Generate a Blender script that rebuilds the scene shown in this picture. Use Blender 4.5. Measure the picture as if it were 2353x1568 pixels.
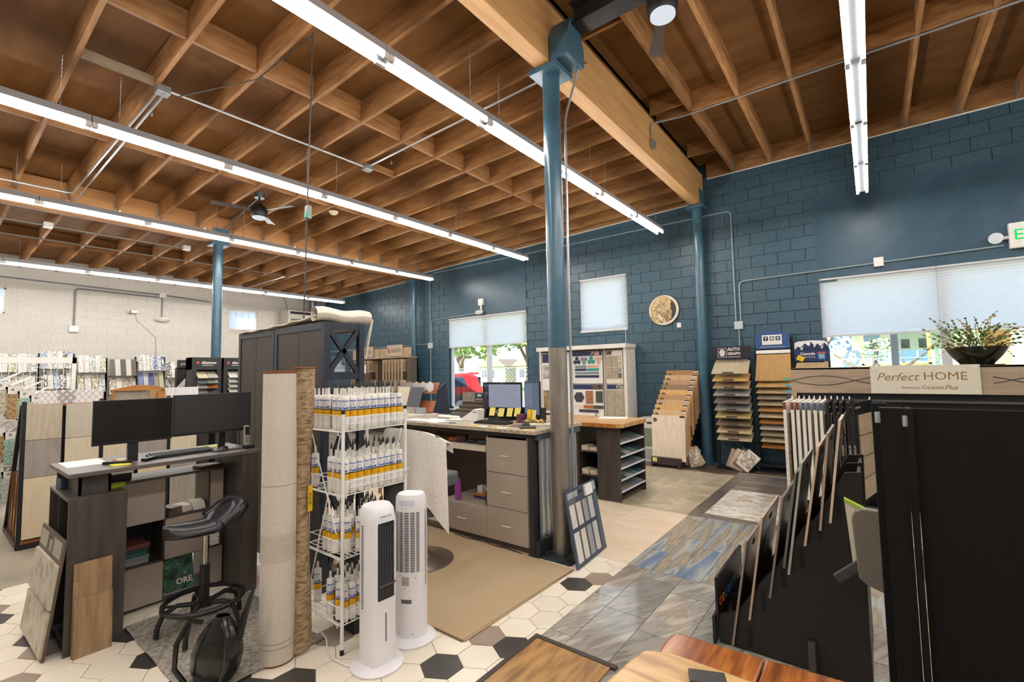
import bpy, bmesh, math, random
from mathutils import Vector, Matrix
for _o in list(bpy.data.objects): bpy.data.objects.remove(_o)
S=bpy.context.scene; COL=S.collection; PI=math.pi
random.seed(11)
# ---------------------------------------------------------------- camera
CAMH=1.72
cam=bpy.data.objects.new('camera',bpy.data.cameras.new('camera')); COL.objects.link(cam)
cam.data.sensor_width=36.0; cam.data.lens=1066.06/2353*36; cam.data.clip_start=.05; cam.data.clip_end=400
def _rot(a,p,r):
    ca,sa,cp,sp,cr,sr=math.cos(a),math.sin(a),math.cos(p),math.sin(p),math.cos(r),math.sin(r)
    Rz=Matrix(((ca,sa,0),(-sa,ca,0),(0,0,1))); Rx=Matrix(((1,0,0),(0,cp,sp),(0,-sp,cp))); Ry=Matrix(((cr,0,sr),(0,1,0),(-sr,0,cr)))
    return Ry@Rx@Rz
_m=_rot(.6577978,.0662017,-.0183354)
cam.matrix_world=Matrix(((_m[0][0],_m[2][0],-_m[1][0],0),(_m[0][1],_m[2][1],-_m[1][1],0),(_m[0][2],_m[2][2],-_m[1][2],CAMH),(0,0,0,1)))
S.camera=cam
# ---------------------------------------------------------------- sky, sun, exposure
W=bpy.data.worlds.new('world'); S.world=W; W.use_nodes=True
_n=W.node_tree.nodes; _l=W.node_tree.links
_bg=_n['Background']; _sky=_n.new('ShaderNodeTexSky'); _sky.sky_type='HOSEK_WILKIE'; _sky.turbidity=7; _sky.ground_albedo=.4
_sky.sun_direction=(-.25,-.72,.65)
_l.new(_sky.outputs[0],_bg.inputs[0]); _bg.inputs[1].default_value=6.0
_sd=bpy.data.lights.new('sun','SUN'); _sd.energy=14; _sd.angle=.01; _sd.color=(1,.95,.86)
_so=bpy.data.objects.new('sun',_sd); COL.objects.link(_so); _so.rotation_euler=Vector((-.25,-.72,.65)).to_track_quat('Z','Y').to_euler()
S.view_settings.view_transform='Standard'; S.view_settings.look='None'; S.view_settings.gamma=1; S.view_settings.use_curve_mapping=False
S.view_settings.exposure=1.1
TUBE=36.0     # radiance of the ceiling tubes
# ---------------------------------------------------------------- materials
def lin(h):
    if isinstance(h,str): h=[int(h[i:i+2],16)/255 for i in (0,2,4)]
    return tuple((c/12.92 if c<=.04045 else ((c+.055)/1.055)**2.4) for c in h)+(1,)
MATS={}
def M(name,c,c2=None,r=.5,m=0,ns=6,st=(1,1,1),bump=0,rv=0,off=False,det=4,dist=0,lo=.35,hi=.65,coat=0,stops=None,rot=0,spec=.5):
    if name in MATS: return MATS[name]
    mt=bpy.data.materials.new(name); mt.use_nodes=True; MATS[name]=mt
    n=mt.node_tree.nodes; l=mt.node_tree.links; b=n['Principled BSDF']
    b.inputs['Roughness'].default_value=r; b.inputs['Metallic'].default_value=m; b.inputs['Coat Weight'].default_value=coat; b.inputs['Specular IOR Level'].default_value=spec
    mt.diffuse_color=lin(c)
    if c2 is None and not rv and not stops and not bump: b.inputs['Base Color'].default_value=lin(c); return mt
    g=n.new('ShaderNodeNewGeometry'); pos=g.outputs['Position']; oi=n.new('ShaderNodeObjectInfo')
    if off:
        k=n.new('ShaderNodeVectorMath'); k.operation='SCALE'; k.inputs[0].default_value=(13.7,29.1,7.3); l.new(oi.outputs['Random'],k.inputs['Scale'])
        a=n.new('ShaderNodeVectorMath'); l.new(pos,a.inputs[0]); l.new(k.outputs[0],a.inputs[1]); pos=a.outputs[0]
    mp=n.new('ShaderNodeMapping'); mp.inputs['Scale'].default_value=[ns*s for s in st]
    if rot:
        vr=n.new('ShaderNodeVectorRotate'); vr.rotation_type='Z_AXIS'; vr.inputs['Angle'].default_value=rot; l.new(pos,vr.inputs['Vector']); pos=vr.outputs[0]
    l.new(pos,mp.inputs[0])
    nz=n.new('ShaderNodeTexNoise'); nz.inputs['Scale'].default_value=1; nz.inputs['Detail'].default_value=det; nz.inputs['Distortion'].default_value=dist; l.new(mp.outputs[0],nz.inputs['Vector'])
    cr=n.new('ShaderNodeValToRGB'); e=cr.color_ramp.elements
    if stops:
        e[0].position=stops[0][0]; e[0].color=lin(stops[0][1]); e[1].position=stops[-1][0]; e[1].color=lin(stops[-1][1])
        for p_,c_ in stops[1:-1]: q=e.new(p_); q.color=lin(c_)
    else:
        e[0].position=lo; e[0].color=lin(c); e[1].position=hi; e[1].color=lin(c2 or c)
    l.new(nz.outputs[0],cr.inputs[0]); out=cr.outputs[0]
    if rv:
        h=n.new('ShaderNodeHueSaturation'); mr=n.new('ShaderNodeMapRange'); mr.inputs['To Min'].default_value=1-rv; mr.inputs['To Max'].default_value=1+rv
        l.new(oi.outputs['Random'],mr.inputs[0]); l.new(mr.outputs[0],h.inputs['Value']); l.new(out,h.inputs['Color']); out=h.outputs[0]
    l.new(out,b.inputs['Base Color'])
    if bump:
        bp=n.new('ShaderNodeBump'); bp.inputs['Strength'].default_value=bump; bp.inputs['Distance'].default_value=.01; l.new(nz.outputs[0],bp.inputs['Height']); l.new(bp.outputs[0],b.inputs['Normal'])
    return mt
def EM(name,c,s):
    if name in MATS: return MATS[name]
    mt=bpy.data.materials.new(name); mt.use_nodes=True; MATS[name]=mt; n=mt.node_tree.nodes; n.remove(n['Principled BSDF'])
    e=n.new('ShaderNodeEmission'); e.inputs[0].default_value=lin(c); e.inputs[1].default_value=s
    mt.node_tree.links.new(e.outputs[0],n['Material Output'].inputs[0]); return mt
def GLASS(name,c=(.93,.97,.98),refl=.08,rough=.0):
    if name in MATS: return MATS[name]
    mt=bpy.data.materials.new(name); mt.use_nodes=True; MATS[name]=mt; n=mt.node_tree.nodes; l=mt.node_tree.links; n.remove(n['Principled BSDF'])
    t=n.new('ShaderNodeBsdfTransparent'); t.inputs[0].default_value=(*c,1); g=n.new('ShaderNodeBsdfGlossy'); g.inputs['Roughness'].default_value=rough; x=n.new('ShaderNodeMixShader'); x.inputs[0].default_value=refl
    l.new(t.outputs[0],x.inputs[1]); l.new(g.outputs[0],x.inputs[2]); l.new(x.outputs[0],n['Material Output'].inputs[0]); return mt
def TRANSL(name,c,f=.7):
    if name in MATS: return MATS[name]
    mt=bpy.data.materials.new(name); mt.use_nodes=True; MATS[name]=mt; n=mt.node_tree.nodes; l=mt.node_tree.links; n.remove(n['Principled BSDF'])
    t=n.new('ShaderNodeBsdfTranslucent'); d=n.new('ShaderNodeBsdfDiffuse'); x=n.new('ShaderNodeMixShader'); x.inputs[0].default_value=f
    t.inputs[0].default_value=lin(c); d.inputs[0].default_value=lin(c); l.new(d.outputs[0],x.inputs[1]); l.new(t.outputs[0],x.inputs[2]); l.new(x.outputs[0],n['Material Output'].inputs[0]); return mt
# ---------------------------------------------------------------- mesh helpers
class MB:
    def __init__(s): s.v=[]; s.f=[]
    def add(s,vs,fs):
        k=len(s.v); s.v+= [tuple(v) for v in vs]; s.f+= [tuple(i+k for i in f) for f in fs]; return s
    def box(s,x0,x1,y0,y1,z0,z1):
        return s.add([(x,y,z) for z in (z0,z1) for y in (y0,y1) for x in (x0,x1)],[(0,2,3,1),(4,5,7,6),(0,1,5,4),(2,6,7,3),(0,4,6,2),(1,3,7,5)])
    def obox(s,c,sz,m):
        c=Vector(c); P=[c+m@Vector((x*sz[0]/2,y*sz[1]/2,z*sz[2]/2)) for z in (-1,1) for y in (-1,1) for x in (-1,1)]
        return s.add(P,[(0,2,3,1),(4,5,7,6),(0,1,5,4),(2,6,7,3),(0,4,6,2),(1,3,7,5)])
    def hexa(s,P): return s.add(P,[(0,2,3,1),(4,5,7,6),(0,1,5,4),(2,6,7,3),(0,4,6,2),(1,3,7,5)])
    def cyl(s,a,b,r,n=12,r2=None,cap=True):
        a=Vector(a);b=Vector(b);r2=r if r2 is None else r2; d=(b-a).normalized(); u=d.orthogonal().normalized(); w=d.cross(u)
        P=[a+(u*math.cos(t)+w*math.sin(t))*r for t in [2*PI*i/n for i in range(n)]]+[b+(u*math.cos(t)+w*math.sin(t))*r2 for t in [2*PI*i/n for i in range(n)]]
        F=[(i,(i+1)%n,n+(i+1)%n,n+i) for i in range(n)]
        if cap: F+= [tuple(range(n-1,-1,-1)),tuple(range(n,2*n))]
        return s.add(P,F)
    def tube(s,path,r,n=6):
        path=[Vector(p) for p in path]; u=None; rings=[]
        for i,p in enumerate(path):
            d=(path[min(i+1,len(path)-1)]-path[max(i-1,0)]).normalized()
            u=d.orthogonal().normalized() if u is None else (u-d*u.dot(d)).normalized()
            w=d.cross(u); rr=r[i] if isinstance(r,(list,tuple)) else r
            rings.append([p+(u*math.cos(t)+w*math.sin(t))*rr for t in [2*PI*k/n for k in range(n)]])
        F=[(i*n+k,i*n+(k+1)%n,(i+1)*n+(k+1)%n,(i+1)*n+k) for i in range(len(path)-1) for k in range(n)]
        F+=[tuple(range(n-1,-1,-1)),tuple((len(path)-1)*n+k for k in range(n))]
        return s.add([v for q in rings for v in q],F)
    def prism(s,poly,ax,a,b):
        f={'z':lambda p,t:(p[0],p[1],t),'y':lambda p,t:(p[0],t,p[1]),'x':lambda p,t:(t,p[0],p[1])}[ax]; n=len(poly)
        return s.add([f(p,a) for p in poly]+[f(p,b) for p in poly],[(i,(i+1)%n,n+(i+1)%n,n+i) for i in range(n)]+[tuple(range(n-1,-1,-1)),tuple(range(n,2*n))])
    def lathe(s,prof,c=(0,0,0),n=24,sx=1,sy=1):
        k=len(prof); P=[(c[0]+r*sx*math.cos(2*PI*i/n),c[1]+r*sy*math.sin(2*PI*i/n),c[2]+z) for i in range(n) for r,z in prof]
        return s.add(P,[(i*k+j,((i+1)%n)*k+j,((i+1)%n)*k+j+1,i*k+j+1) for i in range(n) for j in range(k-1)])
    def grid(s,fn,nu,nv):
        P=[fn(i/nu,j/nv) for i in range(nu+1) for j in range(nv+1)]; k=nv+1
        return s.add(P,[(i*k+j,(i+1)*k+j,(i+1)*k+j+1,i*k+j+1) for i in range(nu) for j in range(nv)])
    def build(s,name,mat,parent=None,smooth=False,bevel=0,thick=0):
        me=bpy.data.meshes.new(name); me.from_pydata(s.v,[],s.f)
        bm=bmesh.new(); bm.from_mesh(me)
        if thick:
            bmesh.ops.recalc_face_normals(bm,faces=bm.faces[:]); bm.normal_update(); vs=bm.verts[:]; be=[e for e in bm.edges if len(e.link_faces)==1]; fs=bm.faces[:]
            nv={v:bm.verts.new(v.co-v.normal*thick) for v in vs}
            for f in fs: bm.faces.new([nv[v] for v in reversed(f.verts)])
            for e in be:
                try: bm.faces.new([e.verts[0],e.verts[1],nv[e.verts[1]],nv[e.verts[0]]])
                except ValueError: pass
        bmesh.ops.recalc_face_normals(bm,faces=bm.faces[:])
        if bevel: bmesh.ops.bevel(bm,geom=[e for e in bm.edges if len(e.link_faces)==2 and e.calc_face_angle(0)>.5],offset=bevel,segments=2,affect='EDGES',profile=.6,clamp_overlap=True)
        bm.to_mesh(me); bm.free()
        if smooth:
            for p in me.polygons: p.use_smooth=True
            try: me.set_sharp_from_angle(angle=.7)
            except Exception: pass
        if mat: me.materials.append(mat)
        o=bpy.data.objects.new(name,me); COL.objects.link(o); par(o,parent); return o
WORLDB={}
def par(o,p):
    if p is None: return
    o.parent=p
    if p.name in WORLDB: o.matrix_parent_inverse=WORLDB[p.name]
def tag(o,label,cat=None,group=None):
    o['label']=label
    if cat: o['category']=cat
    if group: o['group']=group
    return o
def thing(name,label,cat,loc=(0,0,0),rz=0,group=None,local=False):
    o=bpy.data.objects.new(name,None); COL.objects.link(o); o.location=loc; o.rotation_euler=(0,0,rz); o.empty_display_size=.1
    if not local: WORLDB[o.name]=(Matrix.Translation(loc)@Matrix.Rotation(rz,4,'Z')).inverted()
    return tag(o,label,cat,group)
def struct(o): o['kind']='structure'; return o
def stuff(o): o['kind']='stuff'; return o
def box(name,x0,x1,y0,y1,z0,z1,mat,parent=None,bevel=0): return MB().box(x0,x1,y0,y1,z0,z1).build(name,mat,parent,bevel=bevel)
UNIT={}
def piece(name,x0,x1,y0,y1,z0,z1,mat,parent=None):      # a plain slab that shares one cube mesh with its alikes
    if mat.name not in UNIT:
        o=MB().box(-.5,.5,-.5,.5,-.5,.5).build(name,mat); UNIT[mat.name]=o.data; bpy.data.objects.remove(o)
    o=bpy.data.objects.new(name,UNIT[mat.name]); COL.objects.link(o); o.location=((x0+x1)/2,(y0+y1)/2,(z0+z1)/2); o.scale=(abs(x1-x0),abs(y1-y0),abs(z1-z0)); par(o,parent); return o
def dup(root,loc=None,rz=None,label=None,group=None):
    def cp(o,p):
        c=o.copy(); COL.objects.link(c); c.parent=p
        for ch in o.children: cp(ch,c)
        return c
    r=cp(root,None)
    if loc is not None: r.location=loc
    if rz is not None: r.rotation_euler=(0,0,rz)
    if label: r['label']=label
    if group: r['group']=group
    return r
TXT={}
def text(s,size,mat,parent,loc,xd=(1,0,0),ud=(0,0,1),align='CENTER',bold=0,shear=0,name='lettering',sp=1,fit=None):
    key=(s,size,mat.name,align,bold,shear,sp)
    if key not in TXT:
        cu=bpy.data.curves.new('txt','FONT'); cu.body=s; cu.size=size; cu.align_x=align; cu.align_y='CENTER'; cu.offset=bold; cu.shear=shear; cu.space_character=sp; cu.resolution_u=2; cu.extrude=.0006
        t=bpy.data.objects.new('txt',cu); me=bpy.data.meshes.new_from_object(t); bpy.data.objects.remove(t)
        me.materials.clear(); me.materials.append(mat); me.name=name; TXT[key]=me
    o=bpy.data.objects.new(name,TXT[key]); COL.objects.link(o)
    X=Vector(xd).normalized(); U=Vector(ud).normalized(); N=X.cross(U)
    k=1
    if fit: k=fit/max(v.co.x for v in o.data.vertices) if align=='LEFT' else fit/(max(v.co.x for v in o.data.vertices)-min(v.co.x for v in o.data.vertices))
    m=Matrix(((X.x*k,U.x*k,N.x,loc[0]),(X.y*k,U.y*k,N.y,loc[1]),(X.z*k,U.z*k,N.z,loc[2]),(0,0,0,1)))
    o.matrix_basis=m; par(o,parent); return o
def rect_minus(a,b,cuts):          # interval minus intervals
    segs=[(a,b)]
    for c,d in cuts:
        n=[]
        for p,q in segs:
            if d<=p or c>=q: n.append((p,q))
            else:
                if c>p: n.append((p,c))
                if d<q: n.append((d,q))
        segs=n
    return segs
def arc(cx,cy,r,a0,a1,n): return [(cx+r*math.cos(a0+(a1-a0)*i/n),cy+r*math.sin(a0+(a1-a0)*i/n)) for i in range(n+1)]
def rrect(w,d,r,n=4): 
    P=[]
    for cx,cy,a in ((w/2-r,d/2-r,0),(-w/2+r,d/2-r,PI/2),(-w/2+r,-d/2+r,PI),(w/2-r,-d/2+r,1.5*PI)): P+=arc(cx,cy,r,a,a+PI/2,n)
    return P
# ================================================================ SETTING
YW=9.0; XL=-15.65; XR=6.5; YB=-6.0
wood_joist=M('joist_wood','8a5c32','a87a48',r=.7,ns=3,st=(1,6,6),bump=.15,rv=.12,off=True)
wood_joist_y=M('joist_wood_y','8a5e36','aa7c4c',r=.7,ns=3,st=(6,1,6),bump=.15,rv=.12,off=True)
ply=M('plywood','6c4418','7f5524',r=.75,ns=1.6,st=(1,3,1),bump=.05,rv=.1,off=True,det=5)
glulam=M('glulam','b98a54','cc9f68',r=.55,ns=2,st=(8,.6,8),bump=.08,det=6)
block_blue=M('painted_block_blue','344f5e','3d5b6a',r=.42,ns=30,bump=.25,rv=.05,off=True)
wall_blue=M('painted_wall_blue','304d5f','365668',r=.38,ns=4,bump=.04)
joint_blue=M('mortar_blue','1c3442','24404e',r=.7,ns=40,bump=.3)
block_white=M('painted_block_white','c9c2b8','d2ccc3',r=.6,ns=30,bump=.2,rv=.02,off=True)
wall_white=M('painted_wall_white','bdb6ac','c6c0b6',r=.7,ns=20,bump=.1)
concrete=M('concrete','8d8374','b3a892',r=.35,ns=1.6,det=8,bump=.05,lo=.3,hi=.7)
post_blue=M('post_paint','3a5c6e','406375',r=.28,ns=8,bump=.03)
post_steel=M('polished_steel','8f8780','b0a89f',r=.36,m=.75,ns=3,st=(5,5,.7),det=6)
dark_steel=M('dark_steel','2b2a2c','3d3a38',r=.5,m=.4,ns=5,bump=.1)
galv=M('galvanised','9aa0a3','b3b8ba',r=.4,m=.7,ns=20)
white_paint=M('white_enamel','e4e4e2',r=.35)
white_pl=M('white_plastic','e6e3de',r=.4)
black=M('black_laminate','15130f','1c1916',r=.42,ns=30,bump=.05)
blackm=M('black_metal','17171a',r=.4)
blackp=M('black_plastic','141416',r=.45)
floor=struct(MB().box(XL,XR,YB,YW,-.2,-.004).build('floor',concrete))
# --- openings in the blue wall: left window, high window, right window
OPEN=[(-9.14,-6.50,.75,3.19),(-5.03,-3.92,2.56,3.71),(-.61,4.6,.55,3.13)]
ZT=6.0
wb=MB(); xs=[XL-.3]; 
for a,b,c,d in OPEN: wb.box(xs[-1],a,YW,YW+.2,0,ZT); wb.box(a,b,YW,YW+.2,0,c); wb.box(a,b,YW,YW+.2,d,ZT); xs.append(b)
wb.box(xs[-1],XR+.3,YW,YW+.2,0,ZT)
wall_back=struct(wb.build('wall_back',joint_blue))
# smooth plastered areas above the wide windows
SM=[(-9.14,-6.50,3.19,4.75),(-.62,4.6,3.13,4.52)]
for a,b,c,d in SM: box('plaster_panel',a,b,YW-.012,YW+.01,c,d,wall_blue,wall_back)
CH,CW=.2032,.4064; rest=MB(); nb=0; cand=[]
for k in range(26):
    z0=.02+k*CH; z1=z0+CH-.011
    if z0>5.25: break
    cuts=[(a,b) for a,b,c,d in OPEN+SM if c<z1-.03 and d>z0+.03]
    j=-int(16/CW)
    x=-16.0+(CW/2 if k%2 else 0)
    while x<5.2:
        for p,q in rect_minus(x,x+CW-.011,cuts):
            if q-p>.04 and q>XL: cand.append((p,q,z0,z1))
        for a,b,c,d in OPEN+SM:
            p,q=max(x,a),min(x+CW-.011,b)
            if q-p<.02: continue
            if z0+.03<d<z1-.02 and not any(e[0]<=p and e[1]>=q and e[2]<=d+.001<e[3] for e in OPEN+SM): cand.append((p,q,d+.002,z1))
            if z0+.02<c<z1-.03 and not any(e[0]<=p and e[1]>=q and e[2]<c-.001<=e[3] for e in OPEN+SM): cand.append((p,q,z0,c-.002))
        x+=CW
cand.sort(key=lambda t:abs(t[0]+2.0)+(2.5 if t[2]<1.0 else 0))
for i,(p,q,z0,z1) in enumerate(cand):
    if i<300 and q<2.2: piece('block',p,q,YW-.009,YW+.01,z0,z1,block_blue,wall_back)
    else: rest.box(p,q,YW-.009,YW+.01,z0,z1)
stuff(rest.build('block_courses',block_blue,wall_back))
# --- white wall on the left
GB=[(5.94,6.78,3.2,3.8),(.35,1.25,3.27,3.86)]
wl=MB(); prev=YB
for a,b,c,d in sorted(GB): wl.box(XL-.2,XL,prev,a,0,ZT); wl.box(XL-.2,XL,a,b,0,c); wl.box(XL-.2,XL,a,b,d,ZT); prev=b
wl.box(XL-.2,XL,prev,YW,0,ZT)
wall_left=struct(wl.build('wall_left',wall_white))
rest=MB(); nn=0
for k in range(24):
    z0=.02+k*CH; z1=z0+CH-.006; cuts=[(a,b) for a,b,c,d in GB if c<z1-.03 and d>z0+.03]
    y=-1.0+(CW/2 if k%2 else 0)
    while y<YW-.02:
        for p,q in rect_minus(y,min(y+CW-.006,YW-.012),cuts):
            if q-p>.05:
                if z0>1.5 and y>0 and nn<300: piece('block',XL-.01,XL+.006,p,q,z0,z1,block_white,wall_left); nn+=1
                else: rest.box(XL-.01,XL+.006,p,q,z0,z1)
        y+=CW
stuff(rest.build('block_courses',block_white,wall_left))
struct(box('wall_right',XR,XR+.2,YB,YW,0,ZT,wall_white)); struct(box('wall_front',XL-.2,XR+.2,YB-.2,YB,0,ZT,wall_white))
# --- roof: three bays. left bay joists run along x, right bay along y
def zl(x): return 4.88+.029*(x+2.4)       # underside of the left bay joists
def zf(x): return 4.50+.029*(x+10.83)     # underside of the far bay joists
JH=.286
ceil=struct(MB().box(XL-.2,-10.3,YB-.2,YW+.2,5.5,5.6).box(-10.3,-2.4,YB-.2,YW+.2,5.5,5.6).box(-2.4,XR+.2,YB-.2,YW+.2,5.9,6.0).box(-2.42,-2.4,YB,YW,5.3,6).build('ceiling',ply))
def sheet(name,x0,x1,y0,y1,zfun,t,mat,par_):
    MB().hexa([(x,y,zfun(x)+dz) for dz in (0,t) for y in (y0,y1) for x in (x0,x1)]).build(name,mat,par_)
y=-5.9; k=0
while y<YW:
    for bay,(xa,xb,zz) in enumerate(((-15.65,-10.3,zf),(-10.3,-2.45,zl))):
        x=xa-(1.2 if k%2 else 0)
        while x<xb-.01:
            p=max(x,xa); q=min(x+2.44,xb)
            if q-p>.1: sheet('plywood_sheet',p+.002,q-.002,y+.002,min(y+1.22,YW)-.002,lambda x,zz=zz:zz(x)+JH,.02,ply,ceil)
            x+=2.44
    y+=1.2192; k+=1
x=-2.5; k=0
while x<XR:
    y=-6-(1.2 if k%2 else 0)
    while y<YW: 
        piece('plywood_sheet',x+.002,min(x+1.2192,XR)-.002,max(y,-6)+.002,min(y+2.44,YW)-.002,5.27+JH,5.29+JH,ply,ceil); y+=2.44
    x+=1.2192; k+=1
JY=[1.445+.6096*k for k in range(-11,13)]
for j,y in enumerate(JY):
    if y>YW-.1: continue
    for xa,xb,zz in ((-10.2,-2.48,zl),(-15.6,-10.38,zf)):
        MB().hexa([(x,y+dy,zz(x)+dz) for dz in (0,JH) for dy in (-.021,.021) for x in (xa,xb)]).build('joist',wood_joist,ceil)
    if y+.6<YW:
        for xc,zz in ((-4.82,zl),(-7.55,zl),(-13.0,zf)):
            box('blocking',xc-.02,xc+.02,y+.024,y+.586,zz(xc)+.02,zz(xc)+JH-.002,wood_joist_y,ceil)
for xa,xb,zz in ((-10.2,-2.5,zl),(-15.6,-10.38,zf)):        # last joist against the wall
    MB().hexa([(x,yy,zz(x)-.03+dz) for dz in (0,JH+.03) for yy in (YW-.07,YW-.012) for x in (xa,xb)]).build('rim_joist',wood_joist,ceil)
    MB().hexa([(x,yy,zz(x)-.045+dz) for dz in (0,.014) for yy in (YW-.05,YW-.012) for x in (xa,xb)]).build('caulk_line',white_paint,ceil)
JX=[-1.79+.5945*k for k in range(0,14)]
for i,x in enumerate(JX):
    piece('joist',x-.022,x+.022,YB,YW-.05,5.27,5.27+JH,wood_joist_y,ceil)
    for yb in (6.47,3.2):
        piece('blocking',x+.024,x+.57,yb-.02,yb+.02,5.28,5.27+JH,wood_joist,ceil)
    for s in (-1,1): piece('joist_hanger',x+s*.03-.006,x+s*.03+.006,YW-.11,YW-.055,5.26,5.5,galv,ceil)
for yb in (4.35,6.3,6.55,8.0): piece('blocking',-2.3,-1.815,yb-.02,yb+.02,5.33,5.27+JH,wood_joist,ceil)
piece('ledger',-2.25,XR,YW-.05,YW-.012,5.265,5.27+JH,wood_joist,ceil); piece('caulk_line',-2.25,XR,YW-.03,YW-.01,5.247,5.263,white_paint,ceil)
for y in JY:
    if 0<y<8.9:
        for s in (-1,1): piece('joist_hanger',-10.195,-10.13,y+s*.03-.005,y+s*.03+.005,zl(-10.2)-.02,zl(-10.2)+.2,galv,ceil)
piece('nailer_block',-5.79,-5.75,.86,1.43,4.775,4.865,M('old_lumber','8d7a66','a08c76',r=.8,ns=6),ceil); piece('nailer_block',-5.74,-5.70,4.06,4.46,4.775,4.865,wood_joist_y,ceil)
# --- glued beams
BT=tag(box('beam',-2.49,-2.32,YB,YW-.06,4.73,5.34,glulam,None,.006),'honey coloured glued timber beam running over the tall centre post','beam')
BL=tag(box('beam',-10.37,-10.2,YB,YW-.06,4.42,4.93,M('glulam_far','9a6a3c','ad7c4a',r=.55,ns=2,st=(8,.6,8),det=6),None,.006),'honey coloured glued timber beam over the far left post','beam')
for y in (1.2,2.6,4.4,6.6): MB().cyl((-2.3,y,5.1),(-2.33,y,5.1),.014,8).build('bolt',galv,BT)
for y in (.6,2.1,3.4,5.2,6.8): MB().cyl((-10.17,y,4.63),(-10.21,y,4.63),.018,8).build('bolt',white_paint,BL)
# --- posts
def post(x,y,r,zt,label,polish=0,bracket=False,side=0):
    t=thing('post',label,'post',(x,y,0))
    if polish:
        MB().cyl((x,y,.03),(x,y,polish),r,28).build('polished_sleeve',post_steel,t,smooth=True)
        MB().cyl((x,y,polish),(x,y,zt),r-.002,28).build('shaft',post_blue,t,smooth=True)
        pl=box('base_plate',x-.108,x+.2,y-.2,y+.2,0,.03,M('plate_steel','3a4a52','2b2723',r=.45,m=.5,ns=6),t,.004)
        for a in (-1,1):
            for b in (-1,1): MB().cyl((x+(.16 if a>0 else -.07),y+b*.15,.03),(x+(.16 if a>0 else -.07),y+b*.15,.055),.022,6).build('bolt',dark_steel,pl)
    else: MB().cyl((x,y,0),(x,y,zt),r,24).build('shaft',post_blue,t,smooth=True)
    box('cap_plate',x-.16,x+.16,y-.16,y+.16,zt,zt+.05,post_blue,t,.005)
    for s in ((1,) if bracket else (-1,1)): box('side_plate',x+s*.1-.012,x+s*.1+.012,y-.14,y+.14,zt+.05,zt+.34,post_blue,t,.003)
    return t
P1=post(-2.39,3.81,.088,4.66,'tall blue steel post with polished bottom beside the counter',1.94,True)
MB().prism([(3.66,4.72),(3.98,4.72),(3.98,4.9),(3.88,5.12),(3.74,5.12),(3.66,4.95)],'x',-2.31,-2.10).build('bracket',post_blue,P1,bevel=.006)
box('side_plate',-2.515,-2.49,3.66,3.96,4.71,5.0,post_blue,P1,.003)
for y in (3.71,3.91):
    for z in (4.8,4.92): MB().cyl((-2.53,y,z),(-2.51,y,z),.014,6).build('bolt',post_blue,P1)
post(-10.3,3.69,.085,4.36,'blue steel post standing in front of the white wall')
post(-2.41,8.80,.088,4.66,'blue steel post against the wall under the timber beam end')
post(-10.37,8.80,.085,4.36,'blue steel post against the wall left of the tree-view window')
sb=thing('steel_beam','dark steel beam crossing the roof from the centre post bracket','beam',(-2.1,3.84,5.04))
box('bottom_flange',-2.12,XR,3.74,3.94,5.04,5.06,dark_steel,sb); box('web',-2.12,XR,3.83,3.85,5.06,5.25,dark_steel,sb); box('top_flange',-2.12,XR,3.74,3.94,5.25,5.268,dark_steel,sb)
# --- FLOOR FINISHES --------------------------------------------------------
hexw=M('hex_cream','e3d6c2','e9decb',r=.3,ns=3,rv=.03,off=True); hexb=M('hex_charcoal','36322f','423d3a',r=.35,ns=4,off=True); hext=M('hex_taupe','8f7c6c','9b8877',r=.35,ns=4,off=True)
HW,HR=.231,.1965; hx0,hy0=-2.0976,1.981
BLK={(0,0),(2,1),(7,0),(-5,-7),(-5,-5),(-7,-11),(-8,-13),(-5,-9),(-2,-6),(-3,-3),(-4,-4),(-4,-3)}
TAU={(2,0),(8,1),(-8,-8),(-8,-14),(-7,-10),(-3,-8),(-1,-4),(5,-5)}
def clip(poly,ax,lim,keep_less):
    out=[]
    for i in range(len(poly)):
        a,b=poly[i],poly[(i+1)%len(poly)]; ia=(a[ax]<=lim)==keep_less or a[ax]==lim; ib=(b[ax]<=lim)==keep_less or b[ax]==lim
        if ia: out.append(a)
        if ia!=ib:
            t=(lim-a[ax])/(b[ax]-a[ax]); out.append((a[0]+(b[0]-a[0])*t,a[1]+(b[1]-a[1])*t))
    return out
HEXM={}; nh=0; extra=MB()
for r in range(-11,11):
    for c in range(-18,3):
        cx=hx0+(c+(.5 if r%2 else 0))*HW; cy=hy0+r*HR
        if cx<-5.75 or cx>-1.7 or cy>4.05 or cy<.1: continue
        if cy<.5-0.3*(cx+4.0) and cy<.9 and cx<-3.2 and cy<.35: continue
        if cy<1.0 and cx>-2.6: continue
        g=.0022; s=(HW/2-g)/math.cos(PI/6); poly=[(s*math.sin(i*PI/3),s*math.cos(i*PI/3)*.982) for i in range(6)]
        mt=hexb if (r,c) in BLK else hext if (r,c) in TAU else hexw
        W_=[(cx+p[0],cy+p[1]) for p in poly]; cut=False
        if max(p[0] for p in W_)>-1.802: W_=clip(W_,0,-1.802,True); cut=True
        if max(p[1] for p in W_)>3.955: W_=clip(W_,1,3.955,True); cut=True
        if len(W_)<3: continue
        if nh>=300: extra.prism(W_,'z',-.004,.0); continue
        nh+=1
        if cut: MB().prism(W_,'z',-.004,0).build('hexagon_tile',mt,floor)
        else:
            if mt.name not in HEXM: HEXM[mt.name]=MB().prism(poly,'z',-.004,0).build('hexagon_tile',mt).data; bpy.data.objects.remove([o for o in COL.objects if o.data==HEXM[mt.name]][0])
            o=bpy.data.objects.new('hexagon_tile',HEXM[mt.name]); COL.objects.link(o); o.location=(cx,cy,0); par(o,floor)
if extra.v: stuff(extra.build('hexagon_tiles',hexw,floor))
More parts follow.
